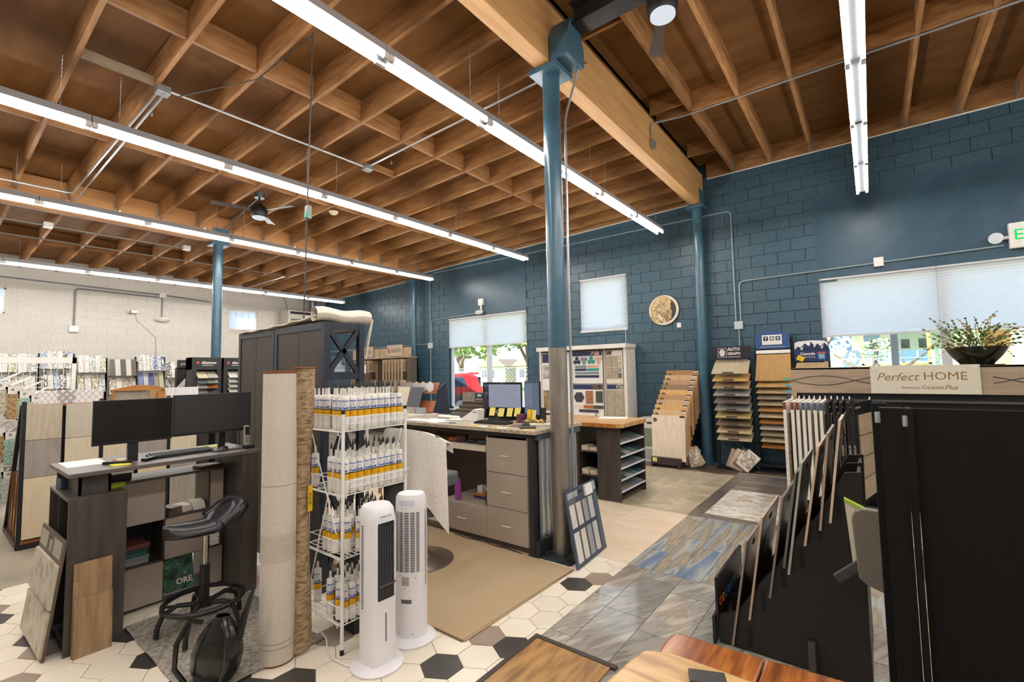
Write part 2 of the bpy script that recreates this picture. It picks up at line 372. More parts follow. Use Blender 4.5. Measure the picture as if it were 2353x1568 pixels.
gstone=M('grey_stone_tile','7d766e',r=.05,coat=.5,rot=.45,ns=3.0,st=(4.5,.6,1),dist=.15,det=8,rv=.2,off=True,spec=.9,stops=[(.28,'857e75'),(.44,'a1988d'),(.5,'8b837a'),(.55,'aca295'),(.72,'bbb1a3')])
bplank=M('blue_plank_tile','5b6678',r=.2,ns=2.4,st=(4.2,.42,1),dist=.12,det=6,off=True,stops=[(.25,'5c6a84'),(.38,'808ca0'),(.47,'aaa89f'),(.53,'8a8378'),(.6,'a8977f'),(.7,'777b84')])
beiget=M('beige_tile','d9c2a6','e2cfb6',r=.25,ns=2.2,st=(.7,2,1),det=7,dist=1,rv=.03,off=True)
travt=M('travertine_tile','a99a80','c6b79c',r=.25,ns=2.5,det=8,dist=1.2,rv=.08,off=True)
wplank=M('wood_look_tile','5a5049','8a7d72',r=.3,ns=2.5,st=(1,8,1),det=6,dist=.6,rv=.25,off=True,lo=.3,hi=.7)
wplank_y=M('wood_look_tile_y','5d534b','85796e',r=.3,ns=2.5,st=(8,1,1),det=6,dist=.6,rv=.12,off=True,lo=.3,hi=.7)
dplank=M('dark_wood_plank','4e4034','72604c',r=.35,ns=2.5,st=(1,9,1),det=6,rv=.2,off=True)
marble=M('marble','e6e2da',r=.12,ns=3.4,st=(1,3.2,1),det=8,dist=.6,stops=[(.3,'efece6'),(.47,'e2ddd2'),(.52,'b79a6a'),(.56,'e6e1d6'),(.75,'f1eee9')])
G=.0024
box('grout_bed',-1.802,1.5,1.0,5.667,-.0045,-.0022,M('grout_dark','5a534c',r=.8),floor); box('grout_bed',-5.8,-1.802,.05,3.956,-.0045,-.0022,M('grout_brown','8a7a66',r=.8),floor); box('grout_bed',-9.1,-1.802,3.956,8.12,-.0045,-.0022,M('grout_pale','c2b49c',r=.8),floor)
def tl(name,x0,x1,y0,y1,m): piece(name,x0+G,x1-G,y0+G,y1-G,-.004,0,m,floor)
for c in range(0,9):
    xa=-1.80 if c==0 else -1.629+.306*(c-1); xb=-1.629+.306*c
    ys=[3.956]; y=3.317-.628*0 if c==0 else (3.795 if c==1 else 3.645 if c==2 else 3.497 if c==3 else 3.795-.15*(c%4)); 
    while y>1.2: ys.append(y); y-=.628
    for a,b in zip(ys[1:],ys[:-1]): tl('stone_tile',xa,xb,a,b,gstone)
J0=[4.408,4.909,4.69,4.335,4.6,5.1,4.4,4.8,4.5,5.0]
for c in range(10):
    xa=-1.80+.2045*c; ys=[3.956,J0[c]]; 
    while ys[-1]<5.66: ys.append(min(ys[-1]+1.09,5.667))
    for a,b in zip(ys[:-1],ys[1:]): 
        if b-a>.03: tl('plank_tile',xa,xa+.2045,a,b,bplank)
for i in range(-12,0):
    for j in range(3):
        tl('beige_tile',-1.803+.61*i,-1.803+.61*(i+1),max(3.956,3.956+.61*j-(.3 if i%2 else 0)),min(5.667,3.956+.61*(j+1)-(.3 if i%2 else 0)),beiget)
    if i%2: tl('beige_tile',-1.803+.61*i,-1.803+.61*(i+1),3.956+1.53,5.667,beiget)
for i in range(-14,0):
    y=5.667-(.31 if i%2 else 0)
    while y<8.1: tl('travertine_tile',-1.82+.307*i,-1.82+.307*(i+1),max(5.667,y),min(y+.62,8.12),travt); y+=.62
for y0,y1 in ((5.667,6.1),(6.1,7.0),(7.0,7.85),(7.85,8.32)): tl('wood_look_tile',-1.82,-1.672,y0,y1,wplank_y)
for x0,x1 in ((-1.672,-.9),(-.9,.3),(.3,1.5)): tl('wood_look_tile',x0,x1,5.667,5.835,wplank)
for x0,x1 in ((-1.67,-.72),(-.72,.24),(.24,1.2)): tl('marble_tile',x0,x1,5.838,7.19,marble)
y=7.19; k=0
while y<8.32:
    x=-1.67+(-.5 if k%2 else -.15*k%.6)
    while x<1.5: tl('wood_look_tile',max(x,-1.67),x+.9,y,min(y+.094,8.32),wplank); x+=.9
    y+=.094; k+=1
y=8.12; k=0
while y<8.98:
    x=-6-(.43*k%1.1)
    while x<(-1.82 if y<8.32 else 1.5): tl('wood_plank',x,min(x+1.1,-1.82 if y<8.32 else 1.5),y if y>8.32 or x<-1.9 else y,min(y+.1,8.99),dplank); x+=1.1
    y+=.1; k+=1
# ================================================================ WINDOWS
frame_w=M('window_frame','cfd0cf',r=.4); glass=GLASS('window_glass'); blindm=TRANSL('shade_fabric','f6f4f2',.8); pulley=M('cord_white','e8e8e8',r=.6)
def shade(name,x0,x1,z0,z1,y,label,split=None):
    t=thing(name,label,'window shade',((x0+x1)/2,y,z0))
    for a,b in ([(x0,x1)] if not split else [(x0,split-.004),(split+.004,x1)]):
        n=int((z1-z0)/.02)
        MB().add([(x,y+(.004 if k%2 else -.003),z0+(z1-z0)*k/n) for k in range(n+1) for x in (a,b)],[(2*k,2*k+1,2*k+3,2*k+2) for k in range(n)]).build('pleated_fabric',blindm,t)
        box('bottom_rail',a,b,y-.016,y+.014,z0-.03,z0,frame_w,t); box('head_rail',a,b,y-.016,y+.014,z1-.006,z1+.02,frame_w,t)
    return t
def window(n,x0,x1,z0,z1,mull,bars=()):
    w=struct(MB().box(x0,x0+.06,YW+.08,YW+.15,z0,z1).box(x1-.06,x1,YW+.08,YW+.15,z0,z1).box(x0,x1,YW+.08,YW+.15,z0,z0+.06).box(x0,x1,YW+.08,YW+.15,z1-.06,z1).build('window_%d'%n,frame_w))
    for m in mull: box('mullion',m-.05,m+.05,YW+.06,YW+.16,z0+.06,z1-.06,frame_w,w)
    xs=[x0+.06]+[q for m in mull for q in (m-.05,m+.05)]+[x1-.06]
    for a,b in zip(xs[::2],xs[1::2]): box('pane',a,b,YW+.11,YW+.116,z0+.06,z1-.06,glass,w)
    box('sill',x0,x1,YW-.03,YW+.1,z0-.02,z0+.005,frame_w,w); return w
window(1,-9.14,-6.50,.75,3.19,[-7.78]); window(2,-5.03,-3.92,2.56,3.71,[]); window(3,-.61,4.6,.55,3.13,[.86,2.8])
shade('pleated_shade',-9.13,-6.51,2.43,3.17,YW-.005,'half lowered white pleated shade over the window with the red car','') if 0 else shade('pleated_shade',-9.13,-6.51,2.43,3.17,YW-.005,'half lowered white pleated shade over the window with the red car',-7.9)
shade('pleated_shade',-5.02,-3.93,2.59,3.69,YW-.005,'small white pleated shade fully covering the high window')
shade('pleated_shade',-.6,4.58,2.21,3.11,YW-.005,'wide half lowered white pleated shade over the window at right',.81)
tag(MB().tube([(-3.97,YW-.03,2.56),(-3.97,YW-.03,2.15)],.004,5).build('shade_cord',pulley),'thin white cord hanging below the high window shade','cord')
# glass block windows in the white wall
gbm=TRANSL('glass_block','dfe6ef',.8)
for i,(a,b,c,d) in enumerate(GB):
    w=struct(MB().box(XL-.12,XL-.02,a,a+.03,c,d).box(XL-.12,XL-.02,b-.03,b,c,d).box(XL-.12,XL-.02,a,b,c,c+.03).box(XL-.12,XL-.02,a,b,d-.03,d).build('window_%d'%(i+4),white_paint))
    nx=4
    for p in range(nx):
        for q in range(3):
            yy=a+.03+(b-a-.06)*p/nx; zz=c+.03+(d-c-.06)*q/3; box('glass_block',XL-.1,XL-.05,yy+.006,yy+(b-a-.06)/nx-.006,zz+.006,zz+(d-c-.06)/3-.006,gbm,w)
# ================================================================ CEILING LIGHTS
tubem=EM('lamp_tube','fffcf7',TUBE); housing=M('lamp_housing','a9abaf',r=.4)
ROWS=[(.03,4.235,'over the right aisle'),(-2.93,4.235,'beside the tall centre post'),(-5.96,4.235,'two rows left of the post'),(-9.02,4.2,'in front of the far timber beam'),(-13.1,4.02,'in front of the white wall'),(3.1,4.235,'outside the view at right, added for light')]  # last row is unseen, added to light the right side
proto=None
def fixture():
    t=thing('strip_light','x','ceiling light',(0,0,0),local=True)
    MB().prism([(-.07,.0),(.07,.0),(.05,.075),(-.05,.075)],'y',-1.215,1.215).build('housing',housing,t); box('gap_shade_strip',-.03,.03,-1.2,1.2,-.022,0,M('gap_shade_grey','3f4246',r=.6),t)  # dark strip colours in the dim gap between the bright tubes
    for s in (-1,1):
        for q in (-1,1):
            tb=MB().cyl((s*.052,q*.61-.56,-.03),(s*.052,q*.61+.56,-.03),.014,10).build('tube',tubem,t,smooth=True)
            for e in (-1,1): box('socket',s*.052-.016,s*.052+.016,q*.61+e*.585-.022,q*.61+e*.585+.022,-.048,0,white_pl,tb)
    for q in (-1,1): MB().tube([(0,q*1.0,.075),(.02,q*1.0,.12),(0,q*1.0,.15),(-.02,q*1.0,.12),(0,q*1.0,.075)],.003,4).tube([(.004*(-1)**k,q*1.0,.15+.02*k) for k in range(23)],.004,4).build('chain',galv,t)
    return t
for x,z,wh in ROWS:
    for k in range(5):
        y=8.3-1.22-2.44*k
        if wh.startswith('outside') and k>3: continue
        lab='strip light %s, %s'%(wh,['end one at the blue wall','second from the blue wall','third from the blue wall','fourth from the blue wall','fifth from the blue wall'][k])
        if proto is None: proto=fixture(); o=proto; o.location=(x,y,z)
        else: o=dup(proto,(x,y,z))
        o['label']=lab; o['group']='strip lights %s'%wh
# ================================================================ CONDUITS, CORDS, FANS
def pipe(name,path,r,mat,label,cat='conduit',n=8):
    P=[Vector(path[0])]
    for i in range(1,len(path)-1):
        a,b,c=Vector(path[i-1]),Vector(path[i]),Vector(path[i+1]); d=min(.09,(a-b).length*.45,(c-b).length*.45); u=b+(a-b).normalized()*d; v=b+(c-b).normalized()*d
        P+= [u,u*.56+b*.38+v*.06,(u+v)*.25+b*.5,v*.56+b*.38+u*.06,v]
    P.append(Vector(path[-1])); return tag(MB().tube(P,r,n).build(name,mat,smooth=True),label,cat)
cond=M('conduit_metal','a9acad',r=.35,m=.6); condw=M('conduit_painted','8fa0a6',r=.45)
pipe('conduit',[(-5.72,1.56,4.75),(-5.70,3.93,4.75)],.013,cond,'metal conduit between the two ceiling junction boxes')
pipe('conduit',[(-5.65,3.975,4.76),(-2.52,3.96,4.8)],.013,cond,'metal conduit from the junction box to the tall post cap')
pipe('conduit',[(-5.80,1.47,4.74),(-9.7,1.42,4.62),(-9.75,.3,4.62),(-9.75,-1.5,4.62)],.013,cond,'conduit running left from the first ceiling junction box')
pipe('conduit',[(-5.80,1.52,4.73),(-10.1,1.5,4.6)],.013,cond,'second conduit of the pair beside a ceiling joist')
for x,y in ((-5.76,1.50),(-5.70,3.98)): tag(box('junction_box',x-.06,x+.06,y-.06,y+.06,4.71,4.79,galv,None,.006),'square steel junction box %s'%('where two conduits fork below a joist' if y<2 else 'at the corner of the ceiling conduit'),'junction box')
pipe('conduit',[(-2.26,3.92,4.9),(-2.1,3.96,4.88),(-2.2,3.95,4.6),(-2.29,3.9,4.25),(-2.285,3.87,1.0),(-2.285,3.87,.32)],.012,cond,'steel conduit running down the tall centre post')
pipe('conduit',[(-2.31,6.32,4.95),(-2.31,6.32,5.22),(-1.9,6.45,5.24),(6,6.5,5.24)],.013,cond,'conduit crossing the right bay below the blocking')
tag(box('junction_box',-2.315,-2.26,6.27,6.37,4.86,4.98,galv,None,.004),'small steel box on the side of the near timber beam','junction box')
pipe('conduit',[(-12.0,-1,4.33),(-12.0,5.9,4.33),(-15,5.9,4.3)],.014,cond,'conduit crossing the far bay toward the white wall')
pipe('conduit',[(-11.2,-1,4.40),(-11.15,3.35,4.4)],.014,cond,'conduit running across the far bay joists')
pipe('conduit',[(-7.95,3.45,4.72),(-9.6,3.5,4.5),(-10.18,3.55,4.45)],.01,blackm,'black cable from the ceiling fan to the far beam','cable')
for x,y,w in ((-11.2,1.35,'first joist in the far bay'),(-11.15,3.4,'far bay conduit end by the post')): tag(box('junction_box',x-.06,x+.06,y-.06,y+.06,4.37,4.46,white_paint,None,.006),'pale junction box on the '+w,'junction box')
# wall conduits on the blue wall
pipe('conduit',[(-9.95,YW-.03,4.52),(-9.7,YW-.03,4.56),(-2.2,YW-.03,4.56),(-1.87,YW-.03,4.56),(-1.87,YW-.03,2.45),],.013,condw,'conduit along the top of the blue wall bending down past the post')
pipe('conduit',[(-1.79,YW-.03,2.45),(-1.79,YW-.03,3.25),(1.5,YW-.03,3.30)],.013,condw,'conduit above the wide window shade')
pipe('conduit',[(-1.83,YW-.03,2.45),(-1.83,YW-.03,1.9)],.013,condw,'short conduit below the box beside the corner sample towers')
tag(box('junction_box',-1.9,-1.76,YW-.06,YW-.01,2.4,2.54,M('box_grey','b9c2c4',r=.5),None,.006),'grey outlet box between the post and the tower displays','junction box')
tag(box('junction_box',.11,.23,YW-.06,YW-.01,3.22,3.36,white_pl,None,.006),'square white junction box above the wide window shade','junction box')
pipe('conduit',[(-9.86,YW-.03,4.45),(-9.86,YW-.03,2.5)],.013,condw,'vertical conduit right of the wall post at left')
pipe('conduit',[(-9.80,YW-.03,2.5),(-9.80,YW-.03,3.22),(-8.0,YW-.03,3.26)],.013,condw,'conduit arching to the emergency light above the window')
pipe('conduit',[(-15,YW-.03,2.53),(-9.84,YW-.03,2.55)],.013,condw,'long conduit across the blue wall above the shelf displays')
pipe('conduit',[(-9.84,YW-.03,2.5),(-9.84,YW-.03,.9)],.013,condw,'conduit dropping to the floor beside the left window')
tag(box('junction_box',-9.93,-9.76,YW-.06,YW-.01,2.42,2.58,M('box_grey','b9c2c4'),None,.006),'grey junction box beside the left window','junction box')
# emergency light over left window
e=thing('emergency_light','white oval emergency light above the left window','light fixture',(-7.95,YW-.06,3.28))
MB().lathe([(0,-.06),(.1,-.045),(.15,0),(.1,.045),(0,.06)],(-7.95,YW-.08,3.27),20,1,.5).build('housing',white_pl,e,smooth=True); MB().cyl((-7.9,YW-.06,3.3),(-7.9,YW-.06,3.45),.02,10).build('stem',white_pl,e); box('mount_box',-7.99,-7.83,YW-.08,YW-.01,3.45,3.62,white_pl,e,.008)
# exit sign at right
e=thing('exit_sign','white exit sign with green letters and spot lamp at the right edge','sign',(1.62,YW-.06,3.34))
box('housing',1.55,2.0,YW-.1,YW-.01,3.24,3.58,white_pl,e,.01); text('EXIT',.2,EM('exit_green','20d060',.6),e,(1.79,YW-.102,3.41)); 
MB().cyl((1.42,YW-.1,3.4),(1.42,YW-.03,3.42),.075,16,.05).build('spot_lamp',M('lens','dfe6ea',r=.2),e,smooth=True); MB().cyl((1.45,YW-.05,3.4),(1.56,YW-.05,3.4),.025,8).build('arm',white_pl,e)
# white wall services
gp=M('conduit_grey','7c7f82',r=.5)
pipe('conduit',[(XL+.03,2.42,3.05),(XL+.03,2.42,4.0),(XL+.03,4.2,3.97)],.018,gp,'grey conduit bending down the white wall to an outlet box'); pipe('conduit',[(XL+.03,.5,4.12),(XL+.03,4.2,4.05),(XL+.03,5.4,3.98)],.018,gp,'long grey conduit along the top of the white wall')
pipe('conduit',[(XL+.03,4.22,4.0),(XL+.03,4.22,3.42)],.018,gp,'short grey conduit above the oval wall light')
tag(box('outlet_box',XL,XL+.08,2.33,2.51,2.9,3.06,white_pl,None,.015),'rounded outlet box low on the white wall conduit','outlet box'); tag(box('junction_box',XL,XL+.08,4.14,4.3,3.96,4.1,white_pl,None,.01),'white junction box high on the white wall','junction box')
tag(MB().lathe([(0,-.07),(.12,-.05),(.19,0),(.12,.05),(0,.07)],(XL+.1,4.22,3.35),20,.6,1).build('oval_light',white_pl,None,True),'white oval light mounted on the white wall','light fixture')
e=thing('security_camera','small security camera with a thin cable on the white wall','camera',(XL+.1,3.62,3.5)); box('body',XL+.06,XL+.2,3.5,3.6,3.46,3.54,galv,e,.01); box('bracket',XL+.007,XL+.08,3.58,3.68,3.48,3.56,white_pl,e); MB().tube([(XL+.02,3.64,3.5),(XL+.02,3.66,3.3),(XL+.02,4.1,2.85),(XL+.02,4.12,2.4)],.012,6).build('cable',M('cable_beige','b3a89a'),e)
# ceiling fans
def fan(x,y,zt,zm,label,nb,rot,lens):
    t=thing('ceiling_fan',label,'ceiling fan',(x,y,zm))
    MB().cyl((x,y,zt-.07),(x,y,zt),.075,20,.09).build('canopy',blackm,t,smooth=True); MB().cyl((x,y,zm+.1),(x,y,zt-.06),.016,10).build('downrod',blackm,t)
    MB().lathe([(.0,.13),(.05,.13),(.1,.08),(.125,.05),(.125,-.05),(.11,-.09),(0,-.09)],(x,y,zm),24).build('motor',blackm,t,smooth=True)
    MB().lathe([(.1,-.085),(.1,-.11),(.07,-.125),(0,-.128)],(x,y,zm),24).build('light_lens',lens,t,smooth=True)
    bl=M('fan_blade','3a2c22','4a382a',r=.5,ns=6,st=(1,4,1))
    for k in range(nb):
        a=rot+2*PI*k/nb; u=Vector((math.cos(a),math.sin(a),0)); v=Vector((-u.y,u.x,0)); c=Vector((x,y,zm+.01))
        MB().add([c+u*.14+v*s*.035+Vector((0,0,s*.006+d)) for d in (0,.006) for s in (-1,1)]+[c+u*.68+v*s*.07+Vector((0,0,s*.012+d)) for d in (0,.006) for s in (-1,1)],[(0,1,5,4),(2,6,7,3),(0,2,3,1),(4,5,7,6),(0,4,6,2),(1,3,7,5)]).build('blade',bl,t)
lens=EM('fan_lens','f0f4fb',.4)
fan(-7.82,3.39,4.72,4.42,'black ceiling fan with a round lamp under the left bay joists',3,.35,lens); fan(-1.2,3.66,5.27,4.72,'black ceiling fan with a white lens near the dark steel beam',3,2.0,lens)
tag(MB().lathe([(0,-.05),(.05,-.05),(.075,-.02),(.085,0),(0,.0)],(-7.65,4.62,4.71),16).build('smoke_detector',M('detector_cream','d8c69a',r=.5),None,True),'cream smoke detector under a left bay joist','smoke detector')
e=thing('power_drop','grey power cord hanging from the joists with a green inline switch','cord',(-3.89,2.126,2.2))
MB().tube([(-3.89,2.126,4.86),(-3.895,2.12,4.3),(-3.93,2.115,3.2),(-3.96,2.11,2.19)],.007,6).build('cord',M('cord_dark','3b3632',r=.6),e)
MB().tube([(-3.89,2.126,4.84),(-4.6,1.95,4.62),(-5.7,1.6,4.7)],.006,6).build('slack_cord',M('cord_dark','3b3632'),e); box('switch',-3.95,-3.895,2.1,2.14,3.12,3.24,M('switch_grey','6d7a78',r=.4),e,.005); box('switch_button',-3.938,-3.907,2.092,2.1,3.13,3.17,M('switch_green','35b58c',r=.4),e)
for i,(x,y,z) in enumerate(((-2.46,8.0,4.7),(-6.3,1.55,4.72),(-5.3,4.1,4.76))): tag(MB().tube([(x,y,z+.03)]+[(x+.02*math.sin(a),y,z-.015-.02*math.cos(a)) for a in [k*.6 for k in range(9)]],.004,6).build('ceiling_hook',galv),'small steel hook %s'%['under the near beam by the wall','under the cross block near the first junction box','under the cross block near the second junction box'][i],'hook')
for x0,x1,y in ((-6.6,-5.82,1.78),(-5.66,-5.1,4.28)): pass
# ================================================================ WORKSTATION AT LEFT
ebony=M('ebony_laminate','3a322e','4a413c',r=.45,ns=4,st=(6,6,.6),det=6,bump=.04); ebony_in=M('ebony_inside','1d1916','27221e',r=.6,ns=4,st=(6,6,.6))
deskt=M('grey_wood_top','544b46','685e58',r=.4,ns=4,st=(8,.7,6),det=6); taupe=M('taupe_door','9a8b7f','a39489',r=.5,ns=3)
paper=M('paper','f0ece4',r=.7); ywl=M('yellow_note','e8e24a',r=.7); ynote=M('sticky_note','e9d978',r=.7); screen=M('screen_black','08080b',r=.22); bezel=M('bezel','101012',r=.35)
t=thing('sample_cubby','tall narrow ebony cabinet with two open slots at its left side','cabinet',(-4.4,.78,0))
box('top',-4.70,-4.05,.64,.935,.942,.962,ebony,t,.002); box('side_panel',-4.07,-4.05,.642,.935,.0,.942,ebony,t); box('side_panel',-4.70,-4.68,.642,.935,0,.942,ebony,t)
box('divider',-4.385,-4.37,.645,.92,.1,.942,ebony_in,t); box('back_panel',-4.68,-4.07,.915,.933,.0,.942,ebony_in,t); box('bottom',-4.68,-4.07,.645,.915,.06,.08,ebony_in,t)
b=thing('cube_storage','low ebony cube storage with taupe doors under the workstation top','cabinet',(-4.53,1.33,0))
box('top',-4.70,-4.38,.94,1.655,.945,.965,deskt,b); box('bottom',-4.69,-4.4,.94,1.655,.02,.04,ebony,b)
for y in (.94,1.24,1.545): box('upright',-4.69,-4.40,y,y+.014,.04,.945,ebony,b)
box('upright',-4.69,-4.4,1.64,1.655,.04,.945,ebony,b)
for z in (.315,.625): box('shelf',-4.69,-4.40,.95,1.64,z,z+.014,ebony,b)
for y0,y1,z0,z1 in ((.945,1.243,.633,.943),(.945,1.243,.03,.318),(1.25,1.548,.325,.625),(1.556,1.652,.633,.943),(1.556,1.652,.03,.318)): box('door',-4.398,-4.382,y0,y1,z0,z1,taupe,b,.002)
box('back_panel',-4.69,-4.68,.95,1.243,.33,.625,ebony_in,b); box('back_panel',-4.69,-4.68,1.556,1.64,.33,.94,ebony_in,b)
MB().cyl((-4.381,1.225,.07),(-4.379,1.225,.07),.006,10).build('badge',galv,b)
d=thing('workstation_top','grey wood desktop slab on an ebony riser and end panel','desk',(-4.38,1.2,0))
box('slab',-4.71,-4.05,.635,1.80,1.093,1.12,deskt,d,.003); box('end_panel',-4.50,-4.055,1.665,1.79,0,1.093,ebony,d,.002)
box('riser_front',-4.16,-4.145,.70,.865,.963,1.093,ebony,d); box('riser_side',-4.6,-4.145,.70,.715,.963,1.093,ebony,d); box('riser_side',-4.6,-4.145,.85,.865,.963,1.093,ebony,d); box('riser_back',-4.61,-4.595,.66,.865,.963,1.093,ebony,d)
box('end_riser',-4.68,-4.45,1.66,1.79,.966,1.09,M('navy_dark','101520',r=.5),d) if 0 else None
# things on it
def monitor(name,label,c,w,h,rz,stand,tilt=0):
    t=thing(name,label,'monitor',c,rz,local=True)          # local: screen faces +x, width along y, z from stand foot
    z0=stand
    pn=MB().box(-.012,.012,-w/2,w/2,z0,z0+h).build('panel',bezel,t,bevel=.003)
    box('screen',.0122,.0135,-w/2+.008,w/2-.008,z0+.018,z0+h-.008,screen,pn)
    return t
m1=monitor('monitor','wide black monitor on a V foot, left of the pair on the workstation',(-4.30,1.015,1.12),.465,.315,0,.135)
MB().hexa([(-.04,-.03,.0),(0,-.03,.0),(-.04,.03,.0),(0,.03,.0),(-.03,-.03,.22),(-.012,-.03,.22),(-.03,.03,.22),(-.012,.03,.22)]).build('neck',bezel,m1)
for s in (-1,1): MB().obox((.05,s*.1,.012),(.16,.035,.018),Matrix.Rotation(s*-.9,3,'Z')).build('foot',bezel,m1)
m2=monitor('monitor','dark grey monitor with a clear pedestal, right of the pair on the workstation',(-4.30,1.535,1.12),.565,.32,0,.145)
m2.children[0].children[0].data.materials[0]=M('screen_grey','232324',r=.5)
MB().hexa([(-.05,.05,.0),(-.03,.05,.0),(-.05,.1,.0),(-.03,.1,.0),(-.03,.05,.22),(-.012,.05,.22),(-.03,.1,.22),(-.012,.1,.22)]).build('neck',bezel,m2); box('base',-.13,.1,-.02,.19,0,.016,M('smoke_base','5b5753',r=.25),m2,.006)
def keyboard(label,loc,rz,L=.43,Wd=.14):
    t=thing('keyboard',label,'keyboard',loc,rz,local=True)
    MB().hexa([(-Wd/2,-L/2,0),(Wd/2,-L/2,0),(-Wd/2,L/2,0),(Wd/2,L/2,0),(-Wd/2,-L/2,.024),(Wd/2,-L/2,.014),(-Wd/2,L/2,.024),(Wd/2,L/2,.014)]).build('body',blackp,t,bevel=.003)
    k=MB()
    for r in range(6):
        x=-Wd/2+.015+r*.021; zt=.024-.01*(x+Wd/2)/Wd
        for c in range(20):
            y=-L/2+.012+c*(L-.024)/20; k.box(x,x+.016,y,y+.016,zt-.002,zt+.006)
    k.build('keys',M('key_black','26262a',r=.5),t); return t
keyboard('black keyboard in front of the two workstation monitors',(-4.33,1.33,1.121),.03)
def mouse(label,loc,rz):
    return tag(MB().lathe([(0,.036),(.012,.034),(.026,.024),(.033,.008),(.033,0),(0,0)],(0,0,0),20,1,1.75).build('mouse',blackp,None,True),label,'mouse'),loc,rz
def put(o,loc,rz=0): o.location=loc; o.rotation_euler=(0,0,rz); return o
o,l,r_=mouse('black mouse beside the workstation keyboard',(-4.24,1.60,1.12),1.2); put(o,l,r_)
tag(box('paper_sheet',-4.68,-4.36,.675,.895,1.12,1.122,paper),'blank white sheet at the left end of the workstation top','paper')
tag(box('sticky_pad',-4.24,-4.14,.87,.97,1.12,1.126,ywl),'neon yellow sticky pad near the white sheet','sticky notes')
tag(put(MB().box(-.05,.05,-.035,.035,0,.018).build('snack_wrapper',M('wrapper','d9762c',r=.3,ns=30,stops=[(.4,'d9702a'),(.52,'3d79a8'),(.6,'e8c14c')]),None,bevel=.006),(-4.36,.97,1.12),.5),'orange and blue snack wrapper by the monitor foot','wrapper')
tag(put(box('note_pad',-.06,.06,-.07,.07,0,.02,ynote),(-4.45,1.56,1.12),.1),'pale yellow note pad behind the workstation mouse','note pad')
p=thing('cordless_phone','silver cordless phone upright in its black cradle','phone',(-4.2,1.76,1.12)); box('cradle',-4.25,-4.15,1.725,1.80,1.12,1.15,blackp,p,.006)
hs=MB().hexa([(-4.235,1.742,1.145),(-4.205,1.742,1.145),(-4.235,1.79,1.145),(-4.205,1.79,1.145),(-4.255,1.745,1.305),(-4.23,1.745,1.305),(-4.255,1.787,1.305),(-4.23,1.787,1.305)]).build('handset',M('phone_silver','a9a49c',r=.35,m=.3),p,bevel=.006)
MB().hexa([(-4.216,1.748,1.225),(-4.214,1.748,1.225),(-4.216,1.784,1.225),(-4.214,1.784,1.225),(-4.227,1.75,1.295),(-4.225,1.75,1.295),(-4.227,1.782,1.295),(-4.225,1.782,1.295)]).build('display',screen,hs)
for r in range(4):
    for c in range(3): MB().box(-4.2065+-.0015*r*2,-4.203-.003*r,1.75+.013*c,1.758+.013*c,1.165+.013*r,1.173+.013*r).build('key',M('key_dark','4b4844'),hs)
tag(put(box('glass_vial',-.04,.04,-.025,.025,0,.075,M('blue_glass','39475a',r=.15),None,.008),(-4.52,.68,.962),.2),'dark blue glass block on the narrow cabinet','ornament')
tag(put(box('gadget',-.03,.03,-.05,.05,0,.03,M('lime_plastic','a7c51f',r=.4),None,.008),(-4.24,.905,.962),.3),'lime green tape measure beside the riser','tape measure')
tag(put(box('tape_box',-.05,.05,-.06,.06,0,.05,M('slate_box','353a48',r=.4),None,.004),(-4.5,.985,.965),.1),'slate blue box behind the riser','box')
tag(put(box('wood_sample',-.055,.055,-.085,.085,0,.022,M('cherry_sample','8a5a3c','9c6c4a',r=.4,ns=10,st=(1,5,1)),None,.002),(-4.48,1.56,.966),.2),'cherry wood sample on the cabinet top under the desk','sample board')
for i in range(4): tag(put(box('tile_sample',-.07,.07,-.045,.045,0,.014,M('dark_tile_sample','4a3c32','6d5c50',r=.4,ns=20)),(-4.49,1.31,.64+.0145*i),.2+.05*i),'dark brown tile sample in the left stack of the open cubby','tile sample','dark samples in the open cubby')
for i in range(3): tag(put(box('tile_sample',-.075,.075,-.045,.045,0,.016,M('cream_tile_sample','cfc3b2',r=.4)),(-4.52,1.40,.64+.0165*i),.3-.06*i),'cream tile sample in the middle stack of the open cubby','tile sample','cream samples in the open cubby')
for i in range(4): tag(put(box('tile_sample',-.06,.06,-.045,.045,0,.016,M('white_tile_sample','ded6ca',r=.4)),(-4.5,1.49,.64+.0165*i),.15-.08*i),'white tile sample in the right stack of the open cubby','tile sample','white samples in the open cubby')
for i in range(7): tag(put(box('white_booklet',-.07,.07,-.035,.035,0,.015,paper),(-4.47,1.598,.332+.0155*i),.05*(-1)**i),'white booklet stacked in the small cubby behind the stool','booklet','booklets behind the stool')
for i,(c,n) in enumerate((('8c9090','grey'),('7d8586','dark grey'),('2c5a55','teal green'),('303c3a','black green'),('6a3b38','maroon'))): tag(put(box('catalogue',-.11,.11,-.09,.09,0,.028,M('catalogue_'+n.replace(' ','_'),c,r=.35)),(-4.54,1.07,.33+.029*i),.08*math.sin(i*2)),'%s catalogue lying in the left middle cubby'%n,'catalogue')
mg=thing('magazine','green travel magazine with white letters standing in the bottom cubby','magazine',(-4.46,1.33,.05)); MB().hexa([(-4.43,1.26,.05),(-4.42,1.26,.05),(-4.43,1.47,.05),(-4.42,1.47,.05),(-4.5,1.26,.30),(-4.49,1.26,.30),(-4.5,1.47,.30),(-4.49,1.47,.30)]).build('cover',M('magazine_cover','245b52',r=.25,ns=14,stops=[(.35,'1d2a22'),(.45,'2d6a5a'),(.55,'3a4a28'),(.62,'4aa08c'),(.7,'5c4a30')]),mg)
text('ORE',.085,M('print_white','efe6e0'),mg,(-4.431,1.40,.11),(0,1,0),(-.27,0,.96),bold=.002,fit=.11)
